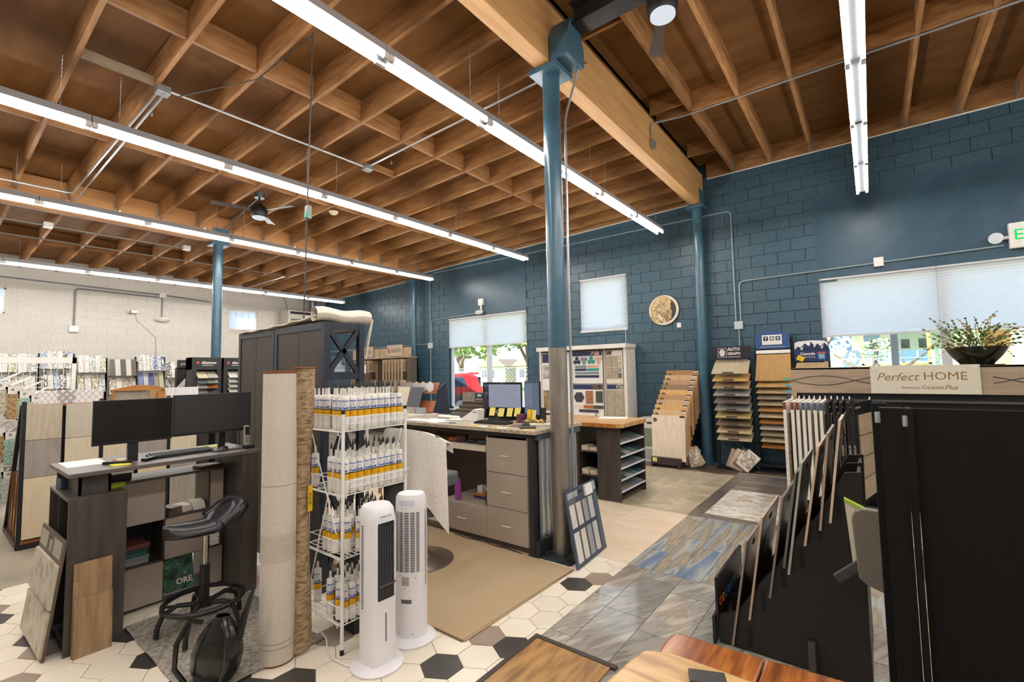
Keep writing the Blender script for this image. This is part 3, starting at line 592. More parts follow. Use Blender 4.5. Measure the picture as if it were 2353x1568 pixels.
# leaning boards
def lean(name,label,P,mat,th,cat='sample board'):
    a,b,c,d=[Vector(p) for p in P]; c=b+d-a; n=(b-a).cross(d-a).normalized()*th
    t=thing(name,label,cat,tuple((a+b)/2)); MB().hexa([a,b,d,c,a+n,b+n,d+n,c+n]).build('backing',mat,t); return t,a,b-a,d-a,n
brownb=M('brown_board','5a4c3e',r=.5); stonew=M('aged_stone_tile','b3a793',r=.5,ns=9,det=8,stops=[(.3,'8f7a5e'),(.42,'b7ac98'),(.6,'cbc3b2'),(.7,'a2a39a')])
t,a,u,v,n=lean('tile_board','stone tile sample board with brown header leaning on the narrow cabinet',[(-4.75,.54,.0),(-4.09,.555,.0),(-4.0,.625,.72),(-4.66,.61,.72)],brownb,-.012)
def on(a,u,v,n,s0,s1,t0,t1,k0,k1): return [a+u*s+v*tt+n*k for k in (k0,k1) for tt in (t0,t1) for s in (s0,s1)]
for t0,t1 in ((.03,.40),(.425,.79)): 
    for i in range(3):
        for j in range(2): MB().hexa(on(a,u,v,n,.02+.32*i,.335+.32*i,t0+(t1-t0)/2*j+.002,t0+(t1-t0)/2*(j+1)-.002,0,-1.2)).build('stone_tile',stonew,t)
for s0,s1,t0,t1 in ((.04,.34,.83,.97),(.62,.92,.83,.97),(.45,.55,.83,.93)): MB().hexa(on(a,u,v,n,s0,s1,t0,t1,0,-.15)).build('label',M('label_grey','a79e90',r=.6),t)
MB().hexa(on(a,u,v,n,.40,.48,.89,.96,0,-.1)).build('handle_hole',blackp,t)
oak=M('oak_sheet','86694b','a28462',r=.4,ns=5,st=(4,7,.6),det=6,dist=.5)
for i,(x,z,y0,y1,w) in enumerate(((-4.035,.56,.675,.862,'rear tallest of three'),(-4.018,.453,.672,.861,'middle of three'),(-4.0,.352,.676,.863,'front shortest of three'))):
    MB; tag(MB().hexa([(x+.012,y0,0),(x+.026,y0,0),(x+.012,y1,0),(x+.026,y1,0),(x-.004,y0,z),(x+.008,y0,z),(x-.004,y1,z),(x+.008,y1,z)]).build('wood_plank_sample',oak),'oak plank sample leaning on the narrow cabinet, '+w,'sample board')
# small rug under stool, stool, watering can
shag=M('grey_rug','6e675e',r=.95,ns=40,stops=[(.3,'6a635b'),(.5,'938a7f'),(.7,'aca397')],bump=.6)
tag(MB().grid(lambda a,b:(-4.17+1.25*a,.97+.75*b-.0*a,.004+.012*(.5+.5*math.sin(17*a+9*b))),20,14).build('small_rug',shag,None,thick=-.004),'small rumpled grey shag rug under the saddle stool','rug')
st=thing('saddle_stool','black saddle stool with footring on five splayed legs','stool',(-3.70,1.29,0))
cx,cy=-3.70,1.29
def seat(a,b):
    # a along seat (-1 nose .. 1 back), b round the section
    s=-1+2*a; th=2*PI*b
    y=cy-.02+.225*s; wdt=.155*math.sqrt(max(0,1-abs(s)**3.2))*(1-.1*s)+.002
    lift=.0 if s<.1 else .075*((s-.1)/.9)**1.7
    z=.705+lift+.045*math.sin(th)*(1 if s<.55 else 1)-.012*(1-s*s)
    x=cx+wdt*math.cos(th)+ .02*s; y2=y-.10*max(0,s-.1)*math.sin(th)*.6
    return (x,y2,z+(.03*abs(math.cos(th)) if s>.3 else 0))
MB().grid(seat,20,18).build('seat',M('stool_leather','17171a','1f1f22',r=.35,ns=30),st,smooth=True)
hb=MB().tube([(cx-.15,cy+.05,.72),(cx-.16,cy+.13,.765),(cx-.12,cy+.185,.805),(cx,cy+.205,.82),(cx+.12,cy+.185,.805),(cx+.165,cy+.13,.765),(cx+.16,cy+.05,.72)],.04,12).build('back_hoop',M('stool_leather','17171a'),st,smooth=True)
MB().cyl((cx,cy,.40),(cx,cy,.70),.017,14).build('gas_piston',M('chrome','c8c6c2',r=.12,m=1),st,smooth=True); MB().cyl((cx,cy,.19),(cx,cy,.44),.03,16).build('column_sleeve',blackp,st,smooth=True); MB().cyl((cx,cy,.17),(cx,cy,.20),.06,16).build('hub',blackp,st)
for k in range(5):
    a=.55+2*PI*k/5; u=Vector((math.cos(a),math.sin(a),0)); c=Vector((cx,cy,0)); MB().tube([c+u*.03+Vector((0,0,.185)),c+u*.15+Vector((0,0,.2)),c+u*.225+Vector((0,0,.16)),c+u*.255+Vector((0,0,.08)),c+u*.26+Vector((0,0,0.02))],.016,8).build('leg',blackp,st,smooth=True)
ring=[(cx+(.24 if i%2 else .19)*math.cos(.55+i*PI/5),cy+(.24 if i%2 else .19)*math.sin(.55+i*PI/5),.215) for i in range(11)]
MB().tube([(cx+.235*math.cos(.3+i*PI/8),cy+.235*math.sin(.3+i*PI/8),.205+.0*i) for i in range(17)],.016,8).build('foot_ring',blackp,st,smooth=True)
for k in range(5):
    a=.55+2*PI*k/5; MB().tube([(cx+.05*math.cos(a),cy+.05*math.sin(a),.19),(cx+.235*math.cos(a),cy+.235*math.sin(a),.207)],.009,6).build('ring_strut',blackp,st)
wc=thing('watering_can','glossy black watering can with long curved spout and loop handles','watering can',(-3.05,1.12,0))
canm=M('can_black','131312','1d1c1a',r=.22,ns=6); ca=Matrix.Rotation(.55,3,'Z')
def can(a,b):
    s=a; th=2*PI*b; prof=[(0,0),(.03,.085),(.2,.11),(.45,.115),(.7,.095),(.88,.06),(.97,.035),(1,.03)]
    for (p,r0),(q,r1) in zip(prof[:-1],prof[1:]):
        if p<=s<=q+1e-9: r=r0+(r1-r0)*(s-p)/(q-p); break
    v=ca@Vector((r*1.25*math.cos(th)+.05*s,r*.85*math.sin(th),0)); return (-3.05+v.x,1.12+v.y,.36*s+.002)
MB().grid(can,22,24).build('body',canm,wc,smooth=True)
sp=lambda p: tuple(Vector((-3.05,1.12,0))+ca@Vector(p))
MB().tube([(-3.05+.791*q,1.12+.611*q,z) for q,z in ((.06,.1),(.12,.18),(.155,.3),(.19,.42),(.225,.52))],[.035,.03,.022,.015,.009],10).build('spout',canm,wc,smooth=True)
MB().tube([sp(p) for p in [(.05,.0,.34),(.1,-.05,.37),(.15,-.09,.3),(.16,-.11,.18),(.12,-.1,.05)]],.016,8).build('front_handle',canm,wc,smooth=True)
MB().tube([sp(p) for p in [(-.06,-.02,.33),(-.1,-.07,.36),(-.13,-.12,.26),(-.14,-.12,.13),(-.1,-.09,.04)]],.014,8).build('rear_handle',canm,wc,smooth=True)
# ================================================================ CARPET ROLLS
backing=M('carpet_backing','c4b8aa','d2c8bb',r=.9,ns=120,bump=.15); brownc=M('carpet_brown','6f5640',r=.95,ns=22,st=(1,1,3),bump=.6,stops=[(.36,'7a6248'),(.5,'a08769'),(.65,'b39b7c')]); edge=M('carpet_edge','7a5230',r=.9)
cr=thing('carpet_roll','tall standing carpet roll with pale backing outward','carpet roll',(-2.965,1.435,0))
MB().cyl((-2.965,1.435,.01),(-2.965,1.435,1.735),.1,40).build('roll',backing,cr,smooth=True)
MB().cyl((-2.965,1.435,1.733),(-2.965,1.435,1.755),.1,40).build('top_edge',edge,cr,smooth=True); MB().cyl((-2.965,1.435,0),(-2.965,1.435,.012),.1,40).build('bottom_edge',edge,cr,smooth=True)
for r in (.03,.055,.08): MB().lathe([(r,0),(r+.004,0)],(-2.965,1.435,1.7565),28).build('spiral_line',M('dark_edge','4b3220'),cr)
for z in (.1,.13,1.05): MB().lathe([(.1005,0),(.1015,.003),(.1005,.006)],(-2.965,1.435,z),36).build('crease_line',M('crease','9d9083'),cr)
film=GLASS('stretch_film',(.96,.96,.95),.12,.15)
MB().grid(lambda a,b:(-2.965+(.102+.002*math.sin(40*a+11*b))*math.cos(2*PI*a),1.435+(.102+.002*math.sin(40*a+11*b))*math.sin(2*PI*a),.60+.16*b),48,6).build('stretch_wrap',film,cr)
MB
def rem(a,b):
    z=1.75*b; w=1-.35*math.sin(PI*min(1,b*1.05))**2*(1 if b<.75 else 1)+.25*max(0,b-.7)
    ang=-1.2+2.6*a; R_=.085*w; return (-2.885+R_*math.cos(ang+.2)-.06,1.565+R_*math.sin(ang)*.9-.0,.02+z)
t=thing('carpet_remnant','curled patterned brown carpet remnant standing behind the carpet roll','carpet remnant',(-2.94,1.57,0))
MB().grid(rem,12,16).build('pile',brownc,t,thick=.008); MB().tube([rem(1,k/16) for k in range(17)],.007,5).build('binding',edge,t); MB().tube([rem(0,k/16) for k in range(17)],.007,5).build('binding',edge,t); MB().tube([rem(k/12,1) for k in range(13)],.007,5).build('binding',edge,t)
box('price_tag',-2.872,-2.868,1.57,1.60,.86,1.02,M('tag_yellow','e0b41e',r=.5),t); text('6215/23',.022,M('print_black','15130f'),t,(-2.8665,1.585,.94),(0,0,1),(0,-1,0))
# ================================================================ TALL BOOKCASES
back=M('bookcase_back','3a322c','463d36',r=.6,ns=60,bump=.05); navy=M('bookcase_navy','1f2430','272c3a',r=.4,ns=4,st=(6,6,.6)); 
Y0,Y1=2.05,2.43
for i,(xa,xb) in enumerate(((-4.37,-3.52),(-5.14,-4.38))):
    t=thing('bookcase','dark tall bookcase seen from its brown back, %s'%('nearer one with a rug roll on top' if i==0 else 'farther one beside the monitor'),'bookcase',((xa+xb)/2,2.24,0))
    for x in (xa,xb-.05):
        for y in (Y0,Y1-.05): box('post',x,x+.05,y,y+.05,0,2.16,navy,t,.002)
    for z in (2.10,.08): box('back_rail',xa+.05,xb-.05,Y0,Y0+.03,z,z+.06,navy,t); box('front_rail',xa+.05,xb-.05,Y1-.03,Y1,z,z+.06,navy,t)
    for z in (2.105,1.72,1.3,.85,.4): box('shelf',xa+.04,xb-.04,Y0+.03,Y1-.02,z,z+.022,navy,t)
    xm=(xa+xb)/2
    for p,q in ((xa+.05,xm-.003),(xm+.003,xb-.05)): box('back_panel',p,q,Y0+.008,Y0+.018,.1,2.1,back,t)
    if i==0:
        for z0,z1 in ((1.68,2.16),(.85,1.62),(.08,.85)):
            for z in (z0,): box('end_rail',xb-.045,xb-.005,Y0+.05,Y1-.05,z,z+.055,navy,t)
            za,zb=z0+.055,z1-(.055 if z1>2 else 0)
            for (ya,yb) in ((Y0+.05,Y1-.05),(Y1-.05,Y0+.05)):
                L=math.hypot(yb-ya,zb-za); an=math.atan2(zb-za,yb-ya); MB().obox((xb-.025,(ya+yb)/2,(za+zb)/2),(.03,L,.04),Matrix.Rotation(an,3,'X')).build('cross_brace',navy,t)
        box('end_rail',xb-.045,xb-.005,Y0+.05,Y1-.05,2.105,2.16,navy,t)
rg=M('woven_cream','d6cbb8','e2d9c9',r=.95,ns=90,bump=.5,det=2)
t=thing('rug_roll','cream woven rug rolled and draped over the bookcase top','rug roll',(-4.1,2.25,2.16))
MB().grid(lambda a,b:(-3.50-.10+(.055+.01*math.cos(2*PI*b))*math.cos(2*PI*b)-.06*0,2.0+.52*a,2.225+.06*math.sin(2*PI*b)+.01*math.sin(9*a)),18,16).build('roll',rg,t,smooth=True)
MB().grid(lambda a,b:(-3.60-1.5*a,2.02+.34*b,2.168+.05*(1-a)**2+.006*math.sin(30*a+5*b)),24,8).build('flat_part',rg,t,thick=.012)
MB().add([(-3.505,2.50,2.2),(-3.56,2.53,2.22),(-3.60,2.5,2.0),(-3.55,2.46,1.86)],[(0,1,2,3)]).build('hanging_corner',rg,t,thick=.01)
pc=M('shelf_item','c9cdd2',r=.5,ns=16,stops=[(.35,'e6e8ea'),(.5,'9fb2c8'),(.62,'d9dde0'),(.7,'4f6fa0')])
tag(put(box('packaged_kit',-.09,.09,-.06,.06,0,.13,pc),(-3.68,2.22,1.745),.2),'boxed kit with white label on the near bookcase shelf','box')
# dark bin under rack region and shelf stack by bookcase
# ================================================================ CAULK RACK
rw=M('rack_white','ebe9e4',r=.35); RX0,RX1,RY0,RY1=-3.13,-2.675,1.692,2.187
t=thing('wire_rack','white four tier wire rack holding caulk tubes','rack',((RX0+RX1)/2,(RY0+RY1)/2,0))
for x in (RX0,RX1):
    for y in (RY0,RY1):
        pp=MB().cyl((x,y,.03),(x,y,1.475),.0115,12).build('post',rw,t,smooth=True); MB().cyl((x,y,1.47),(x,y,1.492),.0125,12).build('cap',blackp,pp); MB().cyl((x,y,0),(x,y,.032),.0135,12).build('foot',blackp,pp)
TI=(1.36,.96,.573,.177)
for z in TI:
    m=MB(); wr=.0028
    n=14
    for i in range(n+1):
        y=RY0+(RY1-RY0)*i/n; m.tube([(RX0,y,z),(RX1+.012,y,z)],wr,5)
    for x in (RX0,RX0+.15,RX0+.3,RX1+.012): m.tube([(x,RY0,z),(x,RY1,z)],.0035,5)
    for i in range(0,9):                       # front lip loops
        y=RY0+.02+(RY1-RY0-.04)*i/8; m.tube([(RX1+.012,y,z),(RX1+.045,y,z+.09)],wr,5)
    for dz,dx in ((.045,.028),(.09,.045)): m.tube([(RX1+dx,RY0,z+dz),(RX1+dx,RY1,z+dz)],wr,5)
    m.tube([(RX0+.01,RY0-.008,z-.005),(RX1-.005,RY0-.008,z-.005)],.005,6); m.tube([(RX0-.02,RY0-.012,z+.012),(RX0+.02,RY0-.012,z+.012)],.006,6); m.tube([(RX1-.04,RY0-.008,z-.005),(RX1-.04,RY0-.008,z-.028)],.0045,6)
    m.tube([(RX0+.03,RY0+.004,z),(RX0+.045,RY0-.012,z+.1),(RX1-.01,RY0-.012,z+.1),(RX1,RY0,z)],wr,5)
    m.tube([(RX0,RY0,z),(RX0-.012,RY0+.03,z+.06),(RX0-.012,RY1-.03,z+.06),(RX0,RY1,z)],wr,5)
    for i in range(4): m.tube([(RX0+.0,RY0+.1+.1*i,z),(RX0-.012,RY0+.12+.1*i,z+.06)],wr,5)
    m.build('wire_shelf',rw,t)
for (x0,y0,z0,x1,y1,z1) in ((RX1-.01,RY0,1.34,RX0+.05,RY0,.2),(RX0+.08,RY0,1.36,RX0+.08,RY0,.1),(RX0+.1,RY0,1.34,RX1-.05,RY0,.72),(RX1,RY1-.02,1.34,RX1,RY1-.09,1.1)): MB().tube([(x0,y0-.012,z0),(x1,y1-.012,z1)],.004,6).build('brace_wire',rw,t)
tubeb=M('caulk_body','e2ddd4',r=.35); noz=M('caulk_nozzle','ddd8cf',r=.4); capk=M('caulk_cap','2c2e33',r=.45); lab=M('caulk_label','eceae6',r=.4); yel=M('caulk_yellow','e7ae12',r=.4); lblue=M('caulk_blue','2b4bb0',r=.4); lblk=M('caulk_print','2a2a30',r=.5); greyb=M('caulk_grey','b3b7bd',r=.3)
def bend(me_,r,z0):
    for v in me_.vertices:
        a=v.co.x/r; h=v.co.y; v.co=Vector((r*math.cos(a),r*math.sin(a),z0+h))
def curved_text(s,size,mat,r,z,par_,bold=0.0006):
    cu=bpy.data.curves.new('t','FONT'); cu.body=s; cu.size=size; cu.align_x='CENTER'; cu.align_y='CENTER'; cu.offset=bold; cu.resolution_u=1
    o=bpy.data.objects.new('t',cu); me=bpy.data.meshes.new_from_object(o); bpy.data.objects.remove(o); bend(me,r,z); me.materials.clear(); me.materials.append(mat); o=bpy.data.objects.new('lettering',me); COL.objects.link(o); o.parent=par_; return o
def caulk(lbl,body):
    t=thing('caulk_tube',lbl,'caulk tube',(0,0,0),local=True); r=.0245
    MB().lathe([(0,0),(r,0),(r,.212),(r-.004,.218),(.008,.22),(0,.22)],(0,0,0),16).build('tube',body,t,smooth=True)
    MB().lathe([(.0085,.22),(.0065,.275),(0,.275)],(0,0,0),10).build('nozzle',noz if body is tubeb else body,t,smooth=True); MB().lathe([(.0072,.268),(.0066,.285),(.0015,.312),(0,.312)],(0,0,0),10).build('cap',capk,t,smooth=True)
    lb=MB().lathe([(r+.0004,.02),(r+.0004,.2)],(0,0,0),16).build('label',lab,t,smooth=True)
    MB().lathe([(r+.0008,.086),(r+.0008,.124)],(0,0,0),16).build('yellow_band',yel,lb,smooth=True); MB().lathe([(r+.0009,.124),(r+.0009,.131)],(0,0,0),16).build('black_band',lblk,lb,smooth=True)
    for i in range(2): curved_text('SimpleSet',.0115,lblue,r+.0012,.187,lb).rotation_euler=(0,0,i*PI); curved_text('Tile &\nGrout',.0095,lblue,r+.0012,.166,lb,0).rotation_euler=(0,0,i*PI); curved_text('Caulk',.021,lblue,r+.0012,.142,lb,.001).rotation_euler=(0,0,i*PI); curved_text('- ---- --\n- --- ---\n- -- ----',.008,lblk,r+.0012,.105,lb,0).rotation_euler=(0,0,i*PI); curved_text('--- --- ----\n--- -- -- ---\n---- ---\n\n|',.008,lblk,r+.0008,.055,lb,0).rotation_euler=(0,0,i*PI)
    return t
PT=[caulk('x',tubeb),caulk('y',greyb)]; first=[True,True]
def place_tube(x,y,z,label,group,kind=0):
    if first[kind]: o=PT[kind]; o.location=(x,y,z); first[kind]=False
    else: o=dup(PT[kind],(x,y,z))
    o.rotation_euler=(0,0,-.62+random.uniform(-.35,.35)); o['label']=label
    if group: o['group']=group
    elif 'group' in o: del o['group']
    return o
rnd=random.Random(5)
def tier(zi,cells,word):
    for (i,j) in cells:
        place_tube(RX1-.028-.0535*i,RY0+.034+.0535*j,TI[zi]+.004,'%s caulk tube with a yellow band on the %s tier of the wire rack'%('white',word),'caulk tubes on the %s tier'%word)
c1=[(i,j) for i in range(8) for j in range(9) if i==0 or j==0 or i==2 or rnd.random()<.42]
c1=[c for c in c1 if c not in ((0,7),(3,0))]
tier(0,c1,'top')
place_tube(RX1-.028,RY0+.034+.0535*7,TI[0]+.004,'clear grey caulk tube among white ones near the right end of the top tier',None,1)
c2=[(0,j) for j in range(9)]+[(1,0),(2,0),(3,0)]+[(i,j) for i in range(1,5) for j in range(1,9) if rnd.random()<.5]
tier(1,c2,'second'); place_tube(RX0+.05,RY0+.045,TI[1]+.004,'lone white caulk tube at the left end of the second tier',None)
c3=[(i,j) for i in range(5) for j in range(7) if rnd.random()<.75]
tier(2,c3,'third')
c4=[(i,j) for i in range(4) for j in range(5) if rnd.random()<.8]+[(0,0)] 
tier(3,sorted(set(c4)),'bottom'); place_tube(RX0+.05,RY0+.07,TI[3]+.004,'lone white caulk tube at the left end of the bottom tier',None)
tag(MB().tube([(-3.03,1.75,.012),(-2.9,1.72,.01),(-2.78,1.66,.008),(-2.66,1.63,.008),(-2.55,1.64,.008),(-2.47,1.68,.008)],.005,6).build('extension_cord',white_pl,None,True),'white power cord crossing the hexagon tiles to the cooler','cord')
tag(box('storage_bin',-3.05,-2.8,1.86,2.1,0,.11,blackp,None,.01),'low black bin on the floor under the wire rack','bin')
# ================================================================ TOWER COOLERS
cw=M('cooler_white','e4e0e2','e8e5e6',r=.35,ns=3); grl=M('cooler_grille','26262a',r=.3); slot=M('slot_dark','1c1a1a',r=.7)
def cooler(label,loc,rz):
    t=thing('tower_cooler',label,'air cooler',loc,rz,local=True); Hh=.93      # front +y
    MB().lathe([(0,0),(.15,0),(.155,.012),(.14,.022),(.11,.03),(.1,.04),(0,.04)],(0,0,0),40).build('base',cw,t,smooth=True)
    sec=[(-.082,.07),(-.06,.088),(.06,.088),(.082,.07),(.098,.0)]+[(.098*math.cos(a),-.02-.075*math.sin(a)) for a in [PI*k/12 for k in range(1,12)]]+[(-.098,.0)]
    n=len(sec); P=[(x,y,z) for z in (.035,Hh-.09) for x,y in sec]+[(x*.97,y*.97 if y<.05 else y-.02,Hh-.02) for x,y in sec]+[(x*.85,(y*.9 if y<.05 else y-.035),Hh) for x,y in sec]
    F=[(k*n+i,k*n+(i+1)%n,(k+1)*n+(i+1)%n,(k+1)*n+i) for k in range(3) for i in range(n)]+[tuple(range(n-1,-1,-1)),tuple(3*n+i for i in range(n))]
    body=MB().add(P,F).build('body',cw,t,smooth=True)
    g=MB().box(-.055,.055,.087,.093,.40,.84).build('front_grille',grl,t,bevel=.002)
    for i in range(6): MB().box(-.048+.018*i,-.042+.018*i,.0925,.0965,.42,.83).build('louver',M('louver_grey','44444a',r=.3),g)
    for i in range(22): MB().box(-.05,.05,.092,.0945,.43+.018*i,.434+.018*i).build('fin',M('louver_grey','44444a'),g)
    MB().box(-.05,.05,.093,.115,.485,.495).build('handle',M('chrome2','8b8b8d',r=.2,m=.9),t)
    MB().box(-.004,.004,.087,.0895,.16,.32).build('water_gauge',M('gauge','6e6e74',r=.2),t); text('TOWER COOL',.012,lblk,t,(0,.0885,.875),(-1,0,0),(0,0,1))
    s=MB(); 
    for r in range(36):
        z=.45+.0105*r
        for a0,a1 in ((-.9,-.6),(-.5,-.2),(-.1,.2),(.3,.6),(.7,.95)):
            pts=[(.0985*math.sin((a0+(a1-a0)*k/3)),-.02-.0758*math.cos((a0+(a1-a0)*k/3))) for k in range(4)]
            for (xa,ya),(xb,yb) in zip(pts[:-1],pts[1:]): s.add([(xa,ya-.0008,z),(xb,yb-.0008,z),(xb,yb-.0008,z+.0052),(xa,ya-.0008,z+.0052)],[(0,1,2,3)])
    for sx in (-1,1):
        for r in range(40): s.add([(sx*.0986,-.015,.35+.012*r),(sx*.0986,.005,.35+.012*r),(sx*.0986,.005,.356+.012*r),(sx*.0986,-.015,.356+.012*r)],[(0,1,2,3)])
    s.build('vent_slots',slot,t)
    def back(name,x0,x1,z0,z1,mat,d=.0012):
        m=MB(); n_=6
        P_=[(x0+(x1-x0)*k/n_) for k in range(n_+1)]; f=lambda x:-.02-.075*math.sqrt(max(0,1-(x/.098)**2))-d
        m.add([(x,f(x),z) for z in (z0,z1) for x in P_],[(k,k+1,n_+2+k,n_+1+k) for k in range(n_)]).build(name,mat,t)
    back('rating_label',-.03,.02,.365,.42,M('rating','a8a095',r=.5)); back('grip_recess',-.035,.035,.255,.28,M('recess_grey','5d5b60',r=.6)); back('top_recess',-.055,.055,.865,.9,M('recess_white','cfd0dc',r=.5))
    for x,z in ((-.045,.42),(.06,.41),(-.01,.345),(-.03,.845),(.0,.845),(-.05,.07),(.04,.065)): back('screw',x-.003,x+.003,z,z+.006,slot,.002)
    return t
cooler('white tower cooler with dark front grille, nearer of the two',(-2.425,1.77,0),-PI/2-.05); cooler('white tower cooler showing its slotted back, farther of the two',(-2.475,2.075,0),-.98+PI/2+.0-.1)
# ================================================================ RUG, COUNTER, CHAIR
rugm=M('beige_carpet','a9906f','b8a080',r=1,ns=150,bump=.4,det=2)
t=thing('area_rug','plain beige carpet rug in front of the counter','rug',(-3.2,2.9,0)); MB().prism([(-4.5,2.225),(-2.17,2.225),(-2.15,2.24),(-2.125,3.55),(-2.14,3.565),(-2.62,3.575),(-2.64,3.63),(-4.5,3.63)],'z',0,.012).build('pile',rugm,t,bevel=.003)
MB().tube([(-4.5,2.228,.007),(-2.165,2.228,.007),(-2.128,3.555,.007)],.007,6).build('binding',M('rug_binding','7d6448',r=.95),t)
granite=M('granite','b9a68e',r=.25,ns=90,det=3,stops=[(.3,'4b4038'),(.42,'a8947c'),(.55,'cdbca4'),(.7,'8d7c6a')]); cab=M('counter_cabinet','a99b8c','b0a294',r=.45,ns=3); charc=M('charcoal_trim','2a2a2b','343334',r=.45,ns=10)
c=thing('service_counter','pale drawer counter with granite top and corrugated steel end','counter',(-3.4,4.0,0))
box('granite_top',-4.75,-2.5,3.55,4.44,1.128,1.165,granite,c,.004)
box('rail',-4.7,-2.56,3.60,3.64,1.085,1.128,charc,c); box('kick_board',-4.7,-2.6,3.64,3.66,0,.07,M('kick','6b5f54',r=.6),c)
box('carcass_side',-3.15,-3.135,3.62,4.4,.07,1.1,cab,c); box('carcass_side',-2.635,-2.61,3.605,4.4,.07,1.128,cab,c); box('back_panel',-4.7,-2.6,4.39,4.41,.07,1.128,M('counter_back','6f655c',r=.6),c)
box('knee_top',-3.8,-3.15,3.60,4.39,.335,.35,cab,c); box('low_side',-3.815,-3.8,3.62,4.39,.05,.34,cab,c); box('pencil_shelf',-4.7,-3.15,3.60,4.0,.912,.967,M('shelf_cream','d6c9b2',r=.5),c); box('far_side',-4.72,-4.7,3.6,4.4,0,1.12,cab,c); box('far_leg',-4.24,-4.2,3.62,3.66,0,.91,M('shelf_cream','d6c9b2'),c)
def drawer(x0,x1,z0,z1,hz):
    d=box('drawer_front',x0,x1,3.595,3.613,z0,z1,cab,c,.002); xm=(x0+x1)/2
    MB().tube([(xm-.05,3.597,hz),(xm-.05,3.572,hz+.004),(xm+.05,3.572,hz+.004),(xm+.05,3.597,hz)],.0045,6).build('handle',M('nickel','e4e0d8',r=.3),d)
drawer(-3.133,-2.625,.728,1.062,.895); drawer(-3.133,-2.625,.392,.722,.545); drawer(-3.133,-2.625,.07,.386,.225); drawer(-3.81,-3.138,.07,.332,.205)
box('corner_post',-2.607,-2.555,3.588,3.66,0,1.1,charc,c); box('end_panel',-2.6,-2.562,3.66,4.40,0,1.128,charc,c); box('end_plinth',-2.562,-2.505,3.60,4.42,.0,.15,charc,c); box('end_cap_rail',-2.562,-2.515,3.62,4.42,1.07,1.126,M('slate_rail','4a5560',r=.5),c)
cz=M('corrugated_steel','c3c9ce',r=.3,m=.7)
n=76
def _tz(u):
    u%=1; return .018*(1 if u<.3 else 1-(u-.3)/.12 if u<.42 else 0 if u<.88 else (u-.88)/.12)
MB().add([(x,y,z) for z in (.15,1.07) for y,x in [(3.665+.73*k/n,-2.557+_tz(k/n*9.5)) for k in range(n+1)]],[(k,k+1,n+2+k,n+1+k) for k in range(n)]).build('corrugated_sheet',cz,c)
for z in (.3,.6,.85): MB().cyl((-2.535,3.69,z),(-2.53,3.69,z),.006,8).build('screw',galv,c)
tag(MB().tube([(-3.6,3.6,.01),(-3.4,3.585,.016),(-3.2,3.6,.03),(-3.05,3.59,.012),(-2.9,3.585,.025),(-2.68,3.58,.01)],.006,6).build('floor_cable',blackp),'black cable lying along the counter kick board','cable')
# second corrugated/slate return behind the post
# counter items
zt=1.165
def desk_mon(label,P,scr,w):
    t=thing('monitor',label,'monitor',(P[0],P[1],zt)); x0,y0,x1,y1,za,zb=P[0],P[1],P[2],P[3],P[4],P[5]
    d=Vector((x1-x0,y1-y0,0)); nrm=Vector((d.y,-d.x,0)).normalized()
    def q(s0,s1,z0,z1,k0,k1): return [Vector((x0,y0,0))+d*s+nrm*k+Vector((0,0,z)) for z in (z0,z1) for k in (k0,k1) for s in (s0,s1)]
    pn=MB().hexa(q(0,1,za,zb,-.02,.0)).build('panel',bezel,t,bevel=.003); MB().hexa(q(.02,.98,za+.022,zb-.012,0,.0015)).build('screen',scr,pn)
    MB().hexa(q(.42,.58,zt,za+.1,-.05,-.02)).build('neck',bezel,t); MB().hexa(q(.25,.75,zt,zt+.015,-.12,.08)).build('base',bezel,t,bevel=.003); return t,q
scr1=EM('screen_window','b3b7cc',.3); scr2=EM('screen_grey_window','7f8aa0',.28)
t,q=desk_mon('lit computer monitor showing a pale window over a bubble wallpaper on the counter',(-3.72,4.22,-3.14,4.22,1.285,1.60),M('bubble_wallpaper','171520',r=.3,ns=30,stops=[(.45,'15131c'),(.6,'3a3558'),(.66,'5a9a9a'),(.72,'3b2f60')]),.6)
pw=MB().hexa(q(.17,.985,1.31,1.575,.002,.0035)).build('app_window',scr1,t)
for k in range(9): MB().hexa(q(.20,.96,1.325+.027*k,1.327+.027*k,.0036,.004)).build('list_line',M('list_line','6f7488'),pw)
t,q=desk_mon('angled computer monitor with a dull grey-blue screen beside the steel post',(-3.115,4.24,-2.80,4.08,1.235,1.61),scr2,.3)
MB().hexa(q(.06,.55,1.33,1.58,.002,.003)).build('app_window',EM('screen_pane','8d99b2',.28),t)
o,l,r_=mouse('black mouse on the granite counter near the steel post',(-2.80,3.83,zt+.006),1.3); put(o,l,r_); tag(put(box('mouse_mat',-.11,.11,-.08,.08,0,.005,M('mat_brown','5d4f48',r=.7),None,.002),(-2.84,3.83,zt),.1),'brown mouse mat on the granite counter','mouse mat')
put(keyboard('black keyboard on the granite counter in front of the lit monitor',(0,0,0),0),(-3.27,3.86,zt),PI/2+.05) if 0 else keyboard('black keyboard on the granite counter in front of the lit monitor',(-3.27,3.87,zt),-PI/2+.05)
for i,(x,y,z) in enumerate(((-3.56,4.205,1.21),(-3.42,4.2,1.205),(-3.30,4.205,1.21),(-3.19,4.205,1.215))): 
    tag(MB().hexa([(x-.045,y-.012,z),(x+.04,y-.016,z+.003),(x-.045,y-.011,z),(x+.04,y-.015,z+.003),(x-.04,y+.01,z+.095),(x+.045,y+.01,z+.095),(x-.04,y+.011,z+.095),(x+.045,y+.011,z+.095)]).build('sticky_note',ynote),'pale yellow sticky note below the lit monitor, number %d from the left'%(i+1) if 0 else '%s pale yellow sticky note from the left below the lit monitor'%['first','second','third','fourth'][i],'sticky note')
